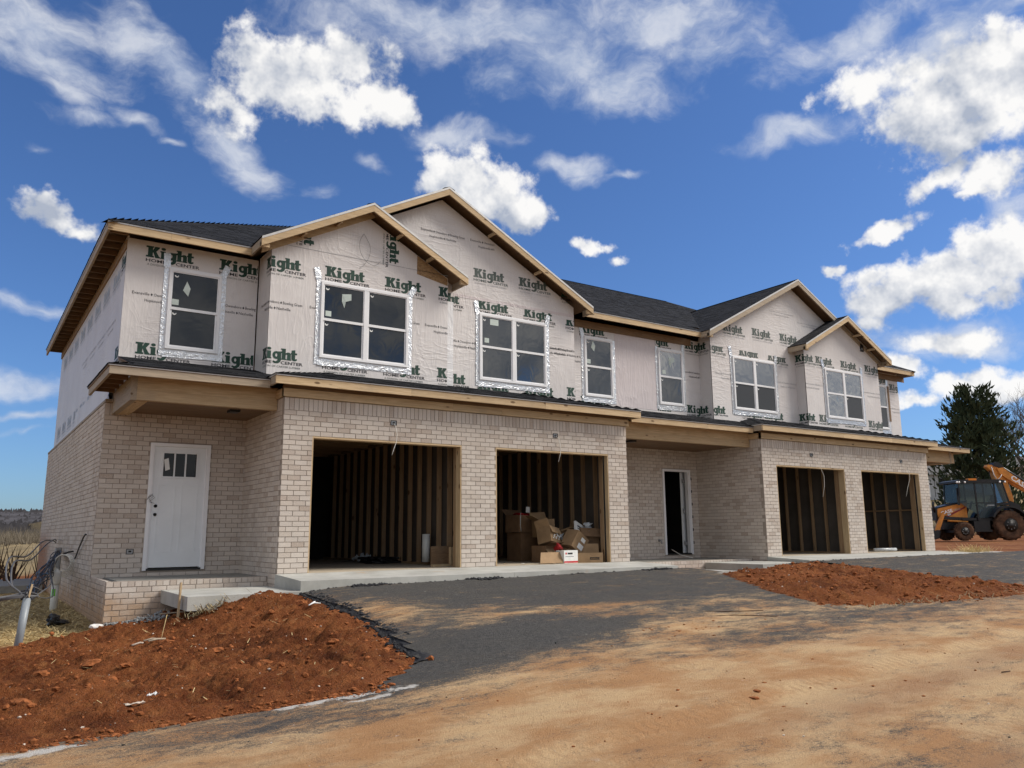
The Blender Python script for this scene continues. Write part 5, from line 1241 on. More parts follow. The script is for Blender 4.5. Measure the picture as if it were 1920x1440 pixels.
for k in range(5):
    R_ = .145 + .014 * k; pts = [(-2.47 + .83 * R_ * cos(t_) + .012 * k, 4.45 - .56 * R_ * cos(t_) + .02 * k, .12 + R_ * sin(t_) - .012 * k) for t_ in [2 * pi * i / 20 + k for i in range(21)]]
    m_.tube(pts, .010, 'cable_white', 6)
m_.tube([(-2.61, 4.55, .15), (-2.63, 4.55, -.03), (-2.57, 4.52, -.13)], .008, 'cable_white', 6); m_.tube([(-2.47, 4.45, .27), (-2.38, 4.55, .31), (-2.30, 4.6, .32)], .015, 'machine_black', 6)
tag(m_.build('cable_coil'), 'coil of white cable hung on the brick side wall', 'cable')
pv = thing('cleanout_pipe', 'upright white plastic cleanout pipe with green tape on straw', 'pipe', (-2.60, 3.9, -.72))
MB().lathe([(.062, -.1), (.062, .62)], 18, 'pvc').build('pipe', pv)
MB().lathe([(.074, .50), (.078, .51), (.078, .70), (.072, .72), (0, .72)], 18, 'pvc').build('cap', pv); MB().box(-.025, .025, -.025, .025, .72, .76, 'pvc').build('plug', pv)
MB().add([(.0635 * cos(t_), .0635 * sin(t_), z) for t_ in [radians(215 + 7 * i) for i in range(9)] for z in (.30, .42)], [(2 * i, 2 * i + 2, 2 * i + 3, 2 * i + 1) for i in range(8)], 'green_tape').build('tape', pv)
vs, fs = rock(.12, 3, 5, .8, .6); tag(MB().add(vs, fs, 'black_plastic').build('crumpled_bag'), 'crumpled black plastic bag lying on the straw', 'bag'); bpy.data.objects['crumpled_bag'].location = (-2.80, 1.45, -.63)
vs, fs = rock(.085, 2, 8, .25, .55); o = MB().add(vs, fs, 'white_stone').build('white_stone'); tag(o, 'white stone block at the foot of the porch brick', 'stone'); o.location = (-2.38, .30, -.64)
MB_ = MB(); MB_.beam((0, 0, -.12), (.03, .06, .40), .055, .022, 'lumber_z', (1, 0, 0)); o = MB_.build('survey_stake'); tag(o, 'short wooden stake standing before the concrete step', 'stake'); o.location = (-1.62, -1.02, -.42)
def item(nm, mb, lab, cat, x, y, dz=0.0, rz=0.0, group=None):
    o = mb.build(nm); o.location = (x, y, surf(x, y) + dz); o.rotation_euler = (0, 0, rz); return tag(o, lab, cat, group)
item('wood_strip', MB().beam((-.28, 0, .03), (.28, .0, .07), .022, .012, 'weathered_x'), 'thin pale wood strip lying on the red dirt below the step', 'stick', -1.50, -.72, .02, -.35)
m_ = MB(); m_.tube([(0, 0, 0), (.02, .02, .10), (.05, .0, .30)], .004, 'straw', 5); m_.tube([(0, 0, .02), (-.1, .0, .035), (-.2, -.05, .02)], .010, 'weathered_x', 5); m_.tube([(.05, 0, .02), (-.05, -.05, .03), (-.16, -.12, .02)], .012, 'weathered_x', 5)
item('broken_branch', m_, 'broken stick with an upright dry stalk on the red dirt', 'stick', -1.95, -1.75, .01)
item('bark_scrap', MB().tube([(-.10, 0, 0), (0, .01, .02), (.09, 0, .0)], .013, 'pale_stone', 5), 'pale bark scrap beside the broken stick on red dirt', 'scrap', -2.15, -1.60, .01, .3)
m_ = MB(); m_.tube([(-.13, 0, .01), (0, .02, .04), (.09, .10, .03)], [.008, .014, .006], 'paper_white', 5); m_.tube([(-.02, .02, .03), (.08, -.01, .02)], [.012, .005], 'paper_white', 5)
item('white_rag', m_, 'torn white plastic strip at the top of the red dirt mound', 'scrap', -.26, -2.35, .03, .5)
def crumple(w, d, h, mat, seed=1, n=7):
    vs = []; fs = []
    for j in range(n):
        for i in range(n):
            x, y = w * (i / (n - 1) - .5), d * (j / (n - 1) - .5); vs.append((x, y, .01 + h * abs(mnoise.noise(Vector((i * .7, j * .7, seed * 3.1)))) * 1.6))
    for j in range(n - 1):
        for i in range(n - 1): fs.append((j * n + i, j * n + i + 1, (j + 1) * n + i + 1, (j + 1) * n + i))
    return MB().add(vs, fs, mat)
item('paper_scrap', crumple(.08, .06, .03, 'paper_white', 3), 'small crumpled white paper on the red dirt near the road', 'paper', -2.72, -5.45, .01, .4)
item('mud_scrap', crumple(.14, .05, .02, 'pale_stone', 5), 'flat pinkish scrap on the near edge of the dirt bed', 'scrap', -2.9, -5.75, .01, .2)
m_ = MB(); vs, fs = rock(.06, 3, 4, .9, .7); m_.add([v + Vector((-.05, .02, .03)) for v in vs], fs, 'dirt_clod'); vs, fs = rock(.045, 3, 9, .9, .6); m_.add([v + Vector((.05, -.01, .02)) for v in vs], fs, 'dirt_clod')
item('dirt_lump', m_, 'crumpled orange lump of mud at the broken asphalt corner', 'lump', -.40, -5.72, 0, .3)
item('steel_rod', MB().tube([(-.62, .32, .012), (-.2, .12, .02), (.25, -.15, .016), (.55, -.28, .02)], .006, 'rust', 5), 'longer of two dark rods lying on the dusty driveway', 'rod', 3.75, -5.33, .0, .0, 'rods on the driveway')
item('steel_rod', MB().tube([(-.34, .2, .012), (0, .06, .022), (.34, -.3, .015)], .006, 'rust', 5), 'shorter bent rod in front of the longer rod', 'rod', 3.78, -5.66, .0, .0, 'rods on the driveway')
item('steel_rod', MB().tube([(-.05, 0, .01), (.06, -.02, .012)], .005, 'rust', 5), 'short rusty rod alone on the brown road', 'rod', 3.52, -8.78)
for (x, y, s_, lb) in ((1.05, -8.15, .030, 'second largest clod of mud, in the middle of the cluster on the pale road'), (1.32, -8.0, .022, 'small clod of mud at the far side of the cluster on the pale road'), (.9, -8.25, .038, 'largest flattened clod of mud on the pale road'), (2.1, -8.85, .016, 'tiny lone clod of mud on the brown part of the road')):
    vs, fs = rock(s_, 1, int(x * 9), .5, .4); item('mud_clod', MB().add(vs, fs, 'dirt_clod'), lb, 'clod', x, y, 0, 0, 'mud clods on the road')
# straw
def blades(name, n, reg, L, mat, z0=0.0, up=.18, w=.004):
    m_ = MB()
    for _ in range(n):
        x, y = reg()
        if x is None: continue
        a = random.random() * 6.28; l = L * random.uniform(.4, 1.2); z = surf(x, y) + z0 + random.random() * .03; e = random.uniform(-.05, up) * l
        c, s_ = cos(a), sin(a); m_.add([(x - s_ * w, y + c * w, z), (x + s_ * w, y - c * w, z), (x + c * l + s_ * w, y + s_ * l - c * w, z + e), (x + c * l - s_ * w, y + s_ * l + c * w, z + e)], [(0, 1, 2, 3)], mat)
    o = m_.build(name); o['kind'] = 'stuff'; return o
def strawreg():
    y = random.uniform(-.2, 7.5) if random.random() < .85 else random.uniform(5, 12); x = -2.32 - abs(random.gauss(0, .9))
    return (x, y) if straw_w(x, y) > random.random() * .9 and not inpoly(x, y, BED1) else (None, None)
blades('straw', 9500, strawreg, .20, 'straw', 0, .25, .0045)
blades('straw', 90, lambda: (random.uniform(-3.4, -.4), random.uniform(-5.8, -.9)), .10, 'straw', .01, .5, .003)
blades('straw', 160, lambda: (random.gauss(-1.35, .16), random.gauss(-1.33, .05)), .11, 'dry_grass', .03, .9, .004)
tu = blades('straw', 700, lambda: (random.gauss(18.6, .5), random.gauss(-1.25, .10)) if random.random() < .0 else (random.gauss(19.6, .45), random.gauss(-.55, .13)), .22, 'straw', .02, 1.1, .004)
blades('straw', 160, lambda: (random.uniform(5.6, 10), random.gauss(-6.1, .07)), .08, 'dry_grass', .01, .9, .004)

# ------------------------------------------------------------------ what lies in the garages
def carton(name, lab, loc, size, rot, open_=(), mat='cardboard', labels=(), group='cardboard boxes thrown in the second garage', tape=True, printed=None):
    t_ = thing(name, lab, 'box', loc, 0, group); t_.rotation_euler = rot; w, d, h = size; th = .006
    b_ = MB(); b_.box(-w / 2, w / 2, -d / 2, -d / 2 + th, 0, h, mat); b_.box(-w / 2, w / 2, d / 2 - th, d / 2, 0, h, mat); b_.box(-w / 2, -w / 2 + th, -d / 2 + th, d / 2 - th, 0, h, mat); b_.box(w / 2 - th, w / 2, -d / 2 + th, d / 2 - th, 0, h, mat); b_.box(-w / 2 + th, w / 2 - th, -d / 2 + th, d / 2 - th, 0, th, 'cardboard_inside')
    b_.build('carton', t_)
    if open_ == (): 
        MB().box(-w / 2, w / 2, -d / 2, -.001, h, h + .004, mat).build('flap', t_); MB().box(-w / 2, w / 2, .001, d / 2, h, h + .004, mat).build('flap', t_)
        if tape: MB().box(-w / 2 - .0008, w / 2 + .0008, -.025, .025, h + .004, h + .0055, 'cardboard_dark').build('tape', t_)
    for sd_, ang in open_:
        c, s_ = cos(radians(ang)), sin(radians(ang)); L = min(w, d) * .48
        if sd_ in 'fb':
            y = -d / 2 if sd_ == 'f' else d / 2; k = -1 if sd_ == 'f' else 1
            MB().obox((-w / 2, y, h), (w, 0, 0), (0, k * L * c, L * s_), (0, .004, .004), mat).build('flap', t_)
        else:
            x = -w / 2 if sd_ == 'l' else w / 2; k = -1 if sd_ == 'l' else 1
            MB().obox((x, -d / 2, h), (0, d, 0), (k * L * c, 0, L * s_), (.004, 0, .004), mat).build('flap', t_)
    for x0, x1, z0, z1, mt in labels: MB().box(x0 * w - w / 2, x1 * w - w / 2, -d / 2 - .0015, -d / 2 - .0005, z0 * h, z1 * h, mt).build('label', t_)
    return t_
R3 = lambda a, b_, c: (radians(a), radians(b_), radians(c))
carton('cardboard_box', 'tall dark box at the bottom of the left stack', (5.93, 1.95, 0), (.50, .45, .58), R3(0, 0, 6), (), 'cardboard_dark')
c_ = carton('cardboard_box', 'dark box with white straps on top of the tall dark box', (5.86, 1.9, .59), (.54, .42, .36), R3(0, 2, 8), (('b', 40),), 'cardboard_dark')
for x in (-.25, .20): MB().tube([(x, -.24, .40), (x - .03, -.27, .3), (x - .02, -.26, .15), (x + .02, -.24, .02)], .007, 'paper_white', 5).build('strap', c_)
vs, fs = rock(.15, 2, 6, .6, .35); MB().add([v + Vector((0, 0, .37)) for v in vs], fs, 'red_print').build('wrapping', c_); MB().box(-.06, .05, -.2, -.195, .42, .54, 'paper_white').build('tag', c_)
carton('cardboard_box', 'brown box wedged behind the open printed box', (6.05, 1.35, .50), (.36, .36, .36), R3(0, -3, -10), (('b', 60), ('l', 30)), 'cardboard')
carton('cardboard_box', 'crushed dark box under the open printed box', (5.85, .98, 0), (.50, .38, .33), R3(0, 0, 10), (('f', 20),), 'cardboard_dark')
c_ = carton('cardboard_box', 'open box with raised flaps and white print, highest of the pile', (5.80, .82, .36), (.36, .32, .32), R3(-14, 10, 20), (('b', 85), ('l', 70), ('r', 15), ('f', -70)), 'cardboard')
for k in range(9): MB().box(-.12 + .04 * k * .8, -.095 + .04 * k * .8, -.1815, -.1805, .06 + .035 * (k % 3), .085 + .035 * (k % 3) + .02 * (k % 2), 'paper_white').build('print', c_)
c_ = carton('cardboard_box', 'closed box tipped on its corner with two white labels', (6.17, .60, .24), (.38, .32, .36), R3(4, 34, 10), (), 'cardboard', ((.45, .78, .62, .84, 'paper_white'), (.40, .82, .16, .46, 'paper_white')))
carton('cardboard_box', 'lower dark box against the garage wall behind', (6.66, .75, 0), (.46, .42, .40), R3(0, 0, -5), (), 'cardboard_dark')
carton('cardboard_box', 'upper dark box against the garage wall behind', (6.70, .78, .41), (.44, .40, .26), R3(0, 3, -14), (('f', -60),), 'cardboard_dark')
c_ = carton('cardboard_box', 'open shallow tray box lying on the floor by the jamb', (6.35, .28, 0), (.52, .36, .19), R3(0, 0, -28), (('l', 12), ('b', 75)), 'cardboard', ((.50, .86, .30, .55, 'machine_black'), (.53, .83, .36, .49, 'cardboard')))
c_ = carton('white_carton', 'white and red printed box on the floor in the pile', (5.83, .30, 0), (.36, .24, .24), R3(0, 0, 4), (), 'paper_white', ((0, 1, .03, .17, 'red_print'), (.1, .2, .7, .85, 'red_print'), (.26, .62, .70, .84, 'print_black'), (.1, .7, .5, .56, 'print_faint')), 'cardboard boxes thrown in the second garage')
o = thing('white_carton', 'white printed carton tilted on top of the pile beside the jamb', 'box', (6.50, .70, .62), 0, 'cardboard boxes thrown in the second garage'); o.rotation_euler = R3(-20, 24, 12)
MB().box(-.18, .18, -.02, .02, -.13, .15, 'paper_white').build('carton', o)
for q in ((-.12, .02, .04, .075), (-.12, -.02, -.01, .015), (-.14, -.03, -.11, -.09), (.04, .1, .02, .07), (.02, .04, -.10, -.04)): MB().box(q[0], q[1], -.0215, -.0205, q[2], q[3], 'print_black').build('print', o)
o = crumple(.26, .26, .16, 'plastic_bag', 9, 10).build('plastic_bag'); tag(o, 'grey plastic bag wedged behind the white carton', 'bag'); o.location = (6.68, .72, .62); o.rotation_euler = R3(60, 20, 30)
tag(MB().obox((5.08, .16, .01), (.56, .02, 0), (.10, .12, .20), (0, -.005, .004), 'cardboard').build('cardboard_sheet'), 'flat cardboard sheet leaning low at the front of the pile', 'cardboard')
o = MB().lathe([(.06, 0), (.062, .11), (.09, .12)], 12, 'red_print').build('red_cup'); tag(o, 'red wrapper stuffed between the boxes', 'wrapper'); o.location = (5.72, .52, .25); o.rotation_euler = R3(50, 10, 20)
for k, (x, y) in enumerate(((4.6, .62), (4.85, .35), (5.3, .05), (5.6, -.02))):
    o = crumple(.10, .06, .012, 'paper_white' if k % 2 else 'cardboard', k + 2, 4).build('paper_scrap'); o.location = (x, y, .001); tag(o, ('brown cardboard scrap deepest in the second garage doorway', 'white paper scrap on the floor before the left box stack', 'brown cardboard scrap beside the leaning cardboard sheet', 'white paper scrap on the garage sill under the pile')[k], 'paper', 'paper scraps on the garage floor')
carton('cardboard_box', 'small open box leaning between the tipped box and the dark boxes', (6.38, 1.0, .36), (.34, .28, .28), R3(12, -18, -30), (('f', 35), ('r', 60)), 'cardboard')
carton('cardboard_box', 'crushed flat-sided box sliding behind the white printed box', (5.98, .62, .02), (.42, .26, .22), R3(-6, -14, 24), (('l', -30), ('b', 50)), 'cardboard')
o = crumple(.3, .22, .10, 'plastic_bag', 6, 9).build('plastic_wrap'); tag(o, 'clear plastic wrapping caught between the open box and tipped box', 'wrapping'); o.location = (6.02, .86, .50); o.rotation_euler = R3(30, 25, 10)
# first garage
t_ = thing('wooden_crate', 'open brown plywood crate standing by the jamb of the first garage', 'crate', (3.27, .72, 0), radians(8))
MB().box(-.24, .16, .0, .02, 0, .36, 'plywood').build('side_panel', t_); MB().box(.16, .20, -.06, .22, 0, .34, 'lumber_z').build('end_panel', t_); MB().box(-.26, .16, -.08, -.02, 0, .04, 'lumber_x').build('base', t_)
o = MB().lathe([(.075, 0), (.075, .52), (.06, .52), (.06, .1)], 16, 'pvc').build('white_tube'); tag(o, 'white tube standing upright against the studs of the first garage', 'tube'); o.location = (3.33, 1.45, .06)
o = crumple(.34, .3, .16, 'plastic_bag', 4, 9).build('plastic_bag'); tag(o, 'pale crumpled plastic sheet on the first garage floor', 'bag'); o.location = (3.1, 3.9, 0)
m_ = MB(); rg = random.Random(8)
for k in range(9): m_.tube(smooth([(rg.uniform(-.3, .3), rg.uniform(-.6, .6), .03 + .01 * k) for _ in range(4)]), .025, 'machine_black', 5)
o = m_.build('black_hose'); tag(o, 'heap of black hose along the studs of the first garage', 'hose'); o.location = (3.1, 3.0, 0)
o = MB().lathe([(.045, 0), (.045, .7), (.037, .7), (.037, .2)], 14, 'plastic_bag').build('white_tube'); tag(o, 'white tube lying on the floor of the farthest garage', 'tube'); o.location = (16.6, .55, .056); o.rotation_euler = (pi / 2, 0, radians(70))
item('floor_offcut', MB().box(-.2, .2, -.05, .05, 0, .03, 'weathered_x'), 'wood offcut on the floor of the farthest garage', 'board', 16.0, .35, .09)

# ------------------------------------------------------------------ backhoe
BH = thing('backhoe_loader', 'muddy orange and black backhoe loader parked on red dirt beyond the building', 'backhoe', (39.93, 8.19, .035), atan2(.5607, -.828))
def wheel(x, y, r_, w, rr):
    o = MB().lathe([(rr, -w * .42), (r_ * .80, -w * .5), (r_ * .95, -w * .46), (r_, -w * .3), (r_, w * .3), (r_ * .95, w * .46), (r_ * .80, w * .5), (rr, w * .42)], 28, 'tyre_mud', (x, y, r_), (0, 1, 0))
    for k in range(20):
        a = 2 * pi * k / 20
        for sg in (-1, 1):
            c = Vector((x + (r_ - .005) * cos(a), y + sg * w * .22, r_ + (r_ - .005) * sin(a))); tn = Vector((-sin(a), 0, cos(a))); rd = Vector((cos(a), 0, sin(a)))
            o.obox(c - tn * .03 - Vector((0, w * .22, 0)) - rd * .02, tn * .06 + Vector((0, 0, 0)), Vector((0, w * .44, 0)) + tn * .06 * sg, rd * .045, 'tyre_mud')
    wh = o.build('wheel', BH)
    m_ = MB(); sg = 1 if y > 0 else -1
    m_.lathe([(rr, .0), (rr * .92, -.03), (rr * .75, -.07), (rr * .4, -.05), (rr * .35, .02), (0, .02)], 24, 'rim_black', (x, y + sg * w * .44, r_), (0, sg, 0))
    for k in range(8): m_.lathe([(.025, 0), (.02, .03), (0, .03)], 6, 'metal_grey', (x + rr * .6 * cos(k * pi / 4), y + sg * w * .40, r_ + rr * .6 * sin(k * pi / 4)), (0, sg, 0))
    m_.build('rim', wh); return wh
for y in (-.85, .85): wheel(0, y, .73, .44, .34); wheel(2.28, y, .45, .30, .22)
m_ = MB(); m_.box(-.6, 3.0, -.38, .38, .55, 1.05, 'machine_black'); m_.box(2.15, 2.42, -.8, .8, .38, .52, 'machine_black'); m_.box(-.15, .15, -.8, .8, .55, .85, 'machine_black'); m_.build('chassis', BH)
hood = [(1.78, 1.10), (3.12, 1.02), (3.28, 1.20), (3.28, 1.52), (3.20, 1.60), (1.78, 1.90)]
m_ = MB(); m_.prism([(x, -.42, z) for x, z in hood], (0, .84, 0), 'machine_orange'); H_ = m_.build('hood', BH)
MB().prism([(x, -.36, z) for x, z in [(1.75, 1.905), (3.22, 1.60), (3.22, 1.66), (1.75, 2.0)]], (0, .72, 0), 'machine_black').build('hood_top', H_)
MB().prism([(1.85, .4215, 1.62), (2.9, .4215, 1.10), (3.0, .4215, 1.06), (3.0, .4215, 1.16), (1.85, .4215, 1.70)], (0, .002, 0), 'machine_red').build('stripe', H_)
m_ = MB(); place_text(m_, 'CASE', 0, .62, 0, .17, 'lamp_white', .03); place_text(m_, '580N', .66, 1.02, .01, .11, 'print_faint', .0); m_.box(.30, .48, 0, .001, -.12, -.03, 'lamp_white')
an = radians(14); vv = []
for v in m_.v: u_, w_ = v[0], v[2]; vv.append((3.10 - (u_ * cos(an) - w_ * sin(an)), .4255, 1.27 + u_ * sin(an) + w_ * cos(an)))
m_.v = vv; m_.build('lettering', H_)
m_ = MB(); m_.box(3.29, 3.36, -.40, .40, 1.0, 1.6, 'machine_black'); m_.build('grille', BH)
MB().tube([(3.35, .30, 1.4), (3.42, .30, 1.75), (3.38, .30, 1.95)], .06, 'machine_black', 8).build('lift_horn', BH)
for y in (-.62, .54):
    MB().prism([(x, y, z) for x, z in [(3.02, 1.30), (3.16, 1.38), (3.52, .72), (3.62, .42), (3.42, .36), (3.3, .66)]], (0, .09, 0), 'machine_orange').build('loader_arm', BH)
    MB().prism([(x, y + .01, z) for x, z in [(1.7, .98), (3.1, 1.06), (3.14, 1.30), (2.9, 1.18), (1.7, 1.12)]], (0, .07, 0), 'machine_black').build('loader_arm', BH)
    MB().tube([(1.9, y + .05, .92), (2.9, y + .05, .98)], .05, 'machine_orange', 8).build('cylinder', BH)
bk = MB(); prof = [(3.5, .5), (3.6, .12), (3.85, .05), (4.25, .08)]
bk.prism([(x, -1.0, z) for x, z in prof + [(4.25, .11), (3.87, .09), (3.64, .15), (3.56, .52)]], (0, 2.0, 0), 'machine_black'); bk.prism([(x, -1.0, z) for x, z in [(3.5, .5), (3.6, .12), (3.85, .05), (4.25, .08), (3.9, .5)]], (0, .03, 0), 'machine_black'); bk.prism([(x, .97, z) for x, z in [(3.5, .5), (3.6, .12), (3.85, .05), (4.25, .08), (3.9, .5)]], (0, .03, 0), 'machine_black'); bk.build('bucket', BH)
# cab
cb = MB(); ht = 2.86
for y in (-.72, .66):
    for p, q, wd in (((2.28, 1.75), (2.22, ht), .05), ((1.40, 1.0), (1.42, ht), .07), ((.42, 1.45), (.44, ht), .07), ((-.26, 1.80), (.0, ht), .06)):
        cb.prism([(p[0] - wd / 2, y, p[1]), (p[0] + wd / 2, y, p[1]), (q[0] + wd / 2, y, q[1]), (q[0] - wd / 2, y, q[1])], (0, .06, 0), 'machine_black')
    cb.prism([(2.28, y, 1.70), (1.40, y, 1.02), (.42, y, 1.45), (-.3, y, 1.74), (-.3, y, 1.84), (.42, y, 1.56), (1.36, y, 1.12), (2.28, y, 1.80)], (0, .05, 0), 'machine_black') if False else cb.box(.42, 1.40, y, y + .05, .95, 1.08, 'machine_black')
    cb.box(-.28, .42, y, y + .05, 1.74, 1.86, 'machine_black'); cb.box(.42, 1.40, y + .004, y + .045, 1.84, 1.88, 'machine_black')
cb.box(-.3, 2.2, -.66, .66, .98, 1.10, 'machine_black'); C_ = cb.build('cab_frame', BH)
def pane(pts): MB().add(pts, [tuple(range(len(pts)))], 'cab_glass').build('cab_pane', C_)
for y in (.70, -.70):
    pane([(1.36, y, 1.10), (.46, y, 1.10), (.46, y, ht), (1.38, y, ht)]); pane([(.40, y, 1.88), (-.22, y, 1.88), (.0, y, ht), (.41, y, ht)]); pane([(2.24, y, 1.86), (1.44, y, 1.3), (1.46, y, ht), (2.2, y, ht)])
pane([(2.27, -.66, 1.9), (2.27, .66, 1.9), (2.22, .66, ht), (2.22, -.66, ht)]); pane([(-.25, -.66, 1.88), (-.25, .66, 1.88), (-.02, .66, ht), (-.02, -.66, ht)])
MB().box(.25, .75, -.25, .25, 1.12, 1.62, 'machine_black').build('seat', BH); MB().box(.18, .30, -.25, .25, 1.6, 2.25, 'machine_black').build('seat_back', BH); MB().beam((1.6, 0, 1.3), (1.35, 0, 1.95), .08, .08, 'machine_black').build('steering_column', BH)
MB().prism([(x, -.80, z) for x, z in [(2.42, ht), (-.10, ht), (-.12, ht + .10), (.2, ht + .17), (2.2, ht + .16), (2.42, ht + .10)]], (0, 1.6, 0), 'machine_black').build('cab_roof', BH)
for x, mt in ((2.36, 'lamp_white'), (2.25, 'lamp_white'), (1.95, 'lamp_white'), (.18, 'lamp_white'), (-.08, 'lamp_white')): MB().lathe([(.05, 0), (.05, .03), (0, .035)], 10, mt, (x, .80, ht + .03), (0, 1, 0)).build('work_light', BH)
MB().box(1.35, 1.75, .55, .82, ht + .12, ht + .22, 'amber').build('beacon', BH)
MB().box(.55, .9, .725, .745, 1.70, 1.76, 'metal_grey').build('door_handle', BH)
fp = [(.98 * cos(radians(a)), .73 + .98 * sin(radians(a))) for a in range(25, 170, 12)]; fi = [(.88 * cos(radians(a)), .73 + .88 * sin(radians(a))) for a in range(169, 24, -12)]
for y in (.62, -1.08): MB().prism([(x, y, z) for x, z in fp + fi], (0, .46, 0), 'machine_black').build('fender', BH)
MB().box(.85, 1.75, .5, .86, .42, .52, 'machine_black').build('step', BH); MB().box(.9, 1.7, .45, .8, .52, .95, 'machine_black').build('fuel_tank', BH)
MB().box(2.44, 2.5, .92, .98, 1.75, 2.6, 'machine_black').build('mirror_arm', BH); MB().box(2.40, 2.46, .86, 1.10, 2.2, 2.6, 'machine_black').build('mirror', BH)
# backhoe end: tower, boom folded up, dipper reaching back
MB().prism([(x, -.25, z) for x, z in [(-.5, .5), (-1.05, .45), (-1.15, 1.2), (-1.05, 1.75), (-.6, 1.95), (-.45, 1.3)]], (0, .5, 0), 'machine_black').build('swing_tower', BH)
MB().prism([(x, .72, z) for x, z in [(-.85, .5), (-1.25, .12), (-1.3, .75), (-1.15, 1.3), (-.95, 1.35)]], (0, .16, 0), 'machine_orange').build('stabilizer', BH); MB().prism([(x, -.88, z) for x, z in [(-.85, .5), (-1.25, .12), (-1.3, .75), (-1.15, 1.3), (-.95, 1.35)]], (0, .16, 0), 'machine_orange').build('stabilizer', BH)
MB().beam((-.75, .55, .6), (-1.2, .95, .1), .3, .06, 'machine_black').build('stabilizer_pad', BH)
boom = [(-.78, 1.45), (-.50, 1.60), (-.22, 2.25), (.0, 2.95), (.06, 3.42), (.36, 3.70), (.30, 3.82), (.10, 3.80), (-.30, 3.62), (-.58, 3.30), (-.62, 2.9), (-.82, 2.1)]
BM = MB().prism([(x, -.16, z) for x, z in boom], (0, .32, 0), 'machine_orange').build('boom', BH)
dip = [(-.10, 3.62), (-.40, 3.66), (-.66, 3.44), (-1.6, 2.74), (-2.3, 2.2), (-2.35, 2.02), (-1.6, 2.44), (-.6, 3.05), (-.2, 3.35)]
DP = MB().prism([(x, .165, z) for x, z in dip], (0, .10, 0), 'machine_orange').build('dipper', BH); MB().prism([(x, -.265, z) for x, z in dip], (0, .10, 0), 'machine_orange').build('dipper', BH)
m_ = MB(); place_text(m_, 'CASE', 0, .95, 0, .26, 'lamp_white', .03); an = radians(-36.5); vv = []
for v in m_.v: u_, w_ = v[0], v[2]; vv.append((-.70 - (u_ * cos(an) - w_ * sin(an)), .268, 3.08 + u_ * sin(an) + w_ * cos(an)))
m_.v = vv; m_.build('lettering', DP)
MB().tube([(-.15, 0, 3.9), (-1.5, 0, 2.98)], .09, 'machine_black', 8).build('dipper_cylinder', BH); MB().tube([(-.85, 0, 1.6), (-.72, 0, 2.8)], .08, 'machine_black', 8).build('boom_cylinder', BH)
MB().prism([(x, -.2, z) for x, z in [(.06, 3.74), (-.3, 3.66), (-.55, 3.5), (-.45, 3.78), (-.2, 3.95), (.0, 3.92)]], (0, .4, 0), 'machine_black').build('hose_guard', BH)
m_ = MB(); m_.tube([(.15, .2, 3.7), (.1, .26, 3.3), (-.02, .28, 3.02), (-.2, .28, 3.15), (-.3, .26, 3.3)], .022, 'cable_white', 6); m_.tube([(.12, -.1, 3.7), (.22, .1, 3.3), (.15, .1, 2.95)], .022, 'machine_black', 6); m_.build('hydraulic_hose', BH)
bu_ = [(-2.2, 2.25), (-2.55, 1.9), (-2.5, 1.3), (-2.1, 1.05), (-1.85, 1.25), (-2.15, 1.5), (-2.2, 1.9)]
MB().prism([(x, -.3, z) for x, z in bu_], (0, .6, 0), 'machine_black').build('digging_bucket', BH)

# ------------------------------------------------------------------ trees, hills and houses beyond
def cedar(loc, H, R_, lab, seed):
    rg = random.Random(seed); T = thing('cedar_tree', lab, 'tree', loc)
    MB().tube([(0, 0, -.3), (.1, 0, H * .3), (0, .1, H * .6), (.05, 0, H * .93)], [.28, .2, .11, .02], 'bark', 8).build('trunk', T)
    m_ = MB(); tops = [(0, 0, 1.0), (-.22 * R_, .1, .90), (.34 * R_, 0, .88), (.62 * R_, .1, .76), (-.5 * R_, 0, .74)]
    N = 1900
    for i in range(N):
        tx, ty, th = tops[min(4, int(rg.random() ** 1.4 * 5))]; h = rg.random() ** .8
        z = H * (.04 + .96 * h * th); hr = max(0.0, 1 - (z / (H * th)))
        rr = R_ * (.22 + .95 * hr ** .75) * (.62 if th < 1 else 1.0) * min(1, .75 + z / (H * .5)); a = rg.random() * 6.283; rad = rr * (rg.random() ** .42) * (1 + .18 * sin(3 * a + z * 1.7) + .16 * sin(7 * a + z * 2.9))
        c = Vector((tx * (z / (H * th)) + rad * cos(a), ty + rad * sin(a), z)); out = Vector((cos(a), sin(a), 1.1 + rg.random() * 1.0 + 1.5 * (h > .9))).normalized()
        L = .42 + .35 * rg.random()
        for k in range(5):
            d = (out + Vector((rg.gauss(0, .38), rg.gauss(0, .38), rg.gauss(0, .25)))).normalized(); s_ = d.cross(Vector((rg.gauss(0, 1), rg.gauss(0, 1), rg.gauss(0, 1)))).normalized() * (.05 + .05 * rg.random()); p = c + Vector((rg.gauss(0, .1), rg.gauss(0, .1), rg.gauss(0, .1))); l = L * rg.uniform(.5, 1)
            m_.add([p - s_ * .5, p + d * l * .45 - s_, p + d * l, p + d * l * .5 + s_], [(0, 1, 2, 3)], 'cedar')
    m_.build('crown', T); return T
cedar((55.3, 16.2, gz(55.3, 16.2) - .1), 9.9, 3.75, 'tall dark evergreen tree behind the backhoe', 4)
cedar((76.0, 36.5, gz(76, 36.5) - .2), 5.6, 3.0, 'lower dark evergreen behind the tall one, above the pale shed', 9)
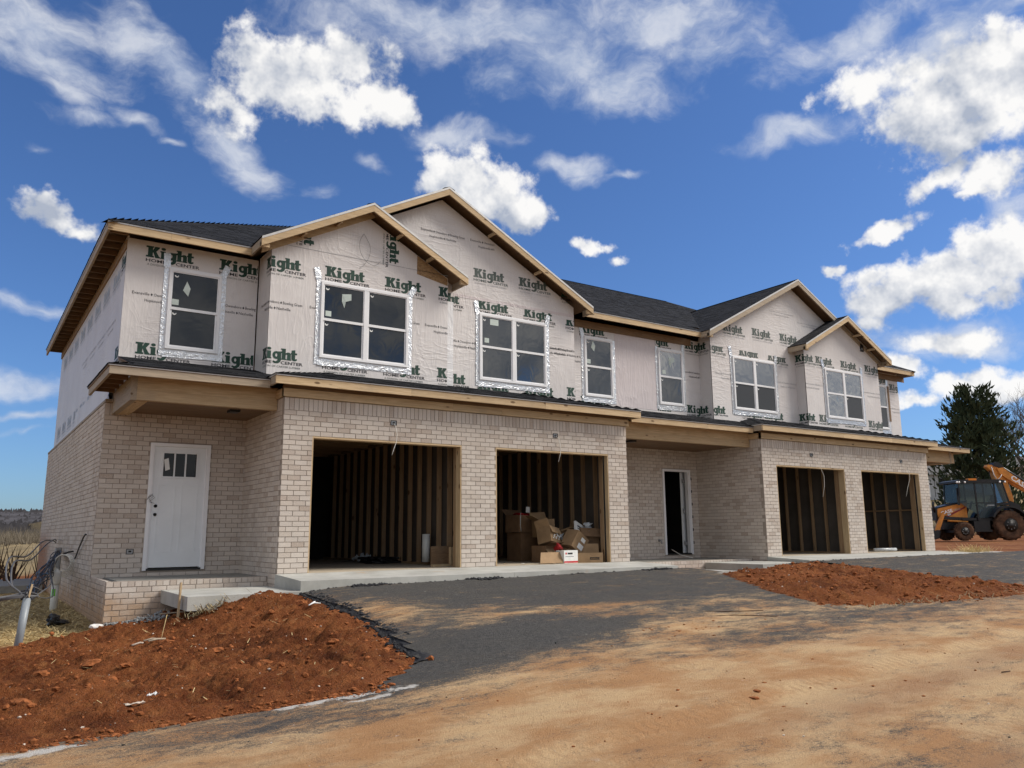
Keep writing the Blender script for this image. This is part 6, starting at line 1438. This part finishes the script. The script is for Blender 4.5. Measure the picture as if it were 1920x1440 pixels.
def bare(loc, H, lab, seed, spread=.5, depth=6, name='bare_tree', r0=.17):
    rg = random.Random(seed); T = thing(name, lab, 'tree', loc); tr = MB(); cr = MB()
    def grow(p, d, L, r_, lev):
        pts = [p]; q = p; dd = d
        for k in range(3):
            dd = (dd + Vector((rg.gauss(0, .10), rg.gauss(0, .10), rg.gauss(.03, .06)))).normalized(); q = q + dd * L / 3; pts.append(q)
        (tr if lev < 2 else cr).tube(pts, [r_, r_ * .85, r_ * .72, r_ * .6], 'bark' if lev < 2 else 'twig', 5 if lev < 2 else 3, False)
        if lev >= depth: return
        for k in range(3 if lev else 5):
            a = rg.random() * 6.28; o_ = dd.orthogonal().normalized(); o2 = dd.cross(o_); sp = spread * rg.uniform(.7, 1.35)
            nd = (dd + (o_ * cos(a) + o2 * sin(a)) * sp + Vector((0, 0, .12))).normalized(); st = pts[rg.choice((1, 2, 3, 3))] if lev else pts[rg.choice((2, 3, 3))]
            grow(st, nd, L * rg.uniform(.62, .82), max(.007, r_ * .58), lev + 1)
    grow(Vector((0, 0, -.2)), Vector((0, 0, 1)), H * .26, r0, 0)
    tr.build('trunk', T); cr.build('crown', T); return T
bare((64.9, 15.9, gz(64.9, 15.9)), 13.0, 'leafless tree with fine twigs beside the tall evergreen', 12, .55)
bare((77, 23, gz(77, 23)), 11.0, 'leafless tree far behind the raised digger arm', 15, .6, 5)
bare((-6.0, 120, -1.4), 12, 'small leafless tree showing beside the left wall, before the hill', 21, .5, 5, r0=.12)
# brush and small bare growth in the field to the left
def brushmass(name, n, reg, h, mat):
    m_ = MB()
    for _ in range(n):
        x, y = reg(); z = gz(x, y) - .05; H = h * random.uniform(.4, 1.25)
        for k in range(4):
            dx, dy = random.gauss(0, .22) * H, random.gauss(0, .22) * H; w = .012 * H + .01
            m_.add([(x - w, y, z), (x + w, y, z), (x + dx, y + dy, z + H * random.uniform(.6, 1))], [(0, 1, 2)], mat)
    o = m_.build(name); o['kind'] = 'stuff'; return o
brushmass('brush', 1500, lambda: (random.uniform(-14, 9), random.uniform(75, 110)), 1.7, 'brush')
brushmass('brush', 260, lambda: (random.uniform(-5.5, -2.6), random.uniform(14.5, 26)), .5, 'dry_grass')
brushmass('red_brush', 26, lambda: (random.gauss(-3.2, .5), random.gauss(12.8, .5)), 1.3, 'rust')
brushmass('woodland', 2200, lambda: (random.uniform(-45, 60), random.uniform(180, 260)), 3.6, 'hill_wood')
vs = []; fs = []; na = 90
for i in range(na + 1):
    a = radians(-95 + 150 * i / na)
    for j, (d, hh) in enumerate(((330, -6), (400, .35), (470, .8), (540, 1.0), (640, .7), (900, -.5))):
        z = -6 if j == 0 else (16.5 * hh * (.72 + .5 * (mnoise.noise(Vector((cos(a) * 3, sin(a) * 3, .7))) + .35)) + 1.2 * mnoise.noise(Vector((i * .9, j, 2))))
        vs.append((CAM.x + sin(a) * d, CAM.y + cos(a) * d, z))
for i in range(na):
    for j in range(5): fs.append((i * 6 + j, (i + 1) * 6 + j, (i + 1) * 6 + j + 1, i * 6 + j + 1))
o = MB().add(vs, fs, 'hill_wood', True).build('hills'); o['kind'] = 'structure'
m_ = MB(); rg = random.Random(2)
for _ in range(5200):
    a = radians(rg.uniform(-24, 8)); d = rg.uniform(370, 545); t_ = (d - 330) / 210
    i = (math.degrees(a) + 95) / 150 * na; z0 = 16.5 * min(1, max(0, .35 + .65 * (d - 400) / 140)) * (.72 + .5 * (mnoise.noise(Vector((cos(a) * 3, sin(a) * 3, .7))) + .35)) - 3
    x, y = CAM.x + sin(a) * d, CAM.y + cos(a) * d; H = rg.uniform(3, 5.5); w = rg.uniform(.6, 1.8)
    m_.add([(x - w, y, z0), (x + w, y, z0), (x + w * .6, y, z0 + H * .7), (x + rg.uniform(-.5, .5), y, z0 + H), (x - w * .7, y, z0 + H * .75)], [(0, 1, 2, 3, 4)], 'hill_wood')
o = m_.build('hill_trees'); o['kind'] = 'stuff'
def shed(loc, rz, w, d, h, rf, lab, wall='shed_wall'):
    T = thing('small_house', lab, 'house', loc, rz); m_ = MB(); m_.box(-w / 2, w / 2, 0, d, -.5, h, wall); m_.build('wall', T)
    n = int(w / .6)
    for k in range(n): MB().box(-w / 2 + w * k / n + .02, -w / 2 + w * k / n + .06, -.03, -.002, 0, h, 'shed_roof').build('batten', T)
    MB().prism([(-w / 2 - .3, -.4, h - .03), (-w / 2 - .3, d + .4, h - .03), (-w / 2 - .3, d / 2, h + rf)], (w + .6, 0, 0), 'shed_roof').build('roof', T)
    for xx in (-w * .18, w * .25): MB().box(xx - .35, xx + .35, -.035, -.004, h * .35, h * .82, 'dark_interior').build('window', T)
    MB().box(w * .02 - .4, w * .02 + .4, -.04, -.005, 0, h * .85, 'vinyl').build('door', T); return T
az = atan2(.5607, .828)
shed((70.2, 28.6, 3.55), -.60, 7.0, 5, 2.1, 1.0, 'pale low outbuilding at the foot of the evergreens behind the digger')
shed((98, 34, 5.2), -.60, 14.0, 8, 2.6, 1.6, 'low house with a dark roof behind the raised digger arm', 'brick')
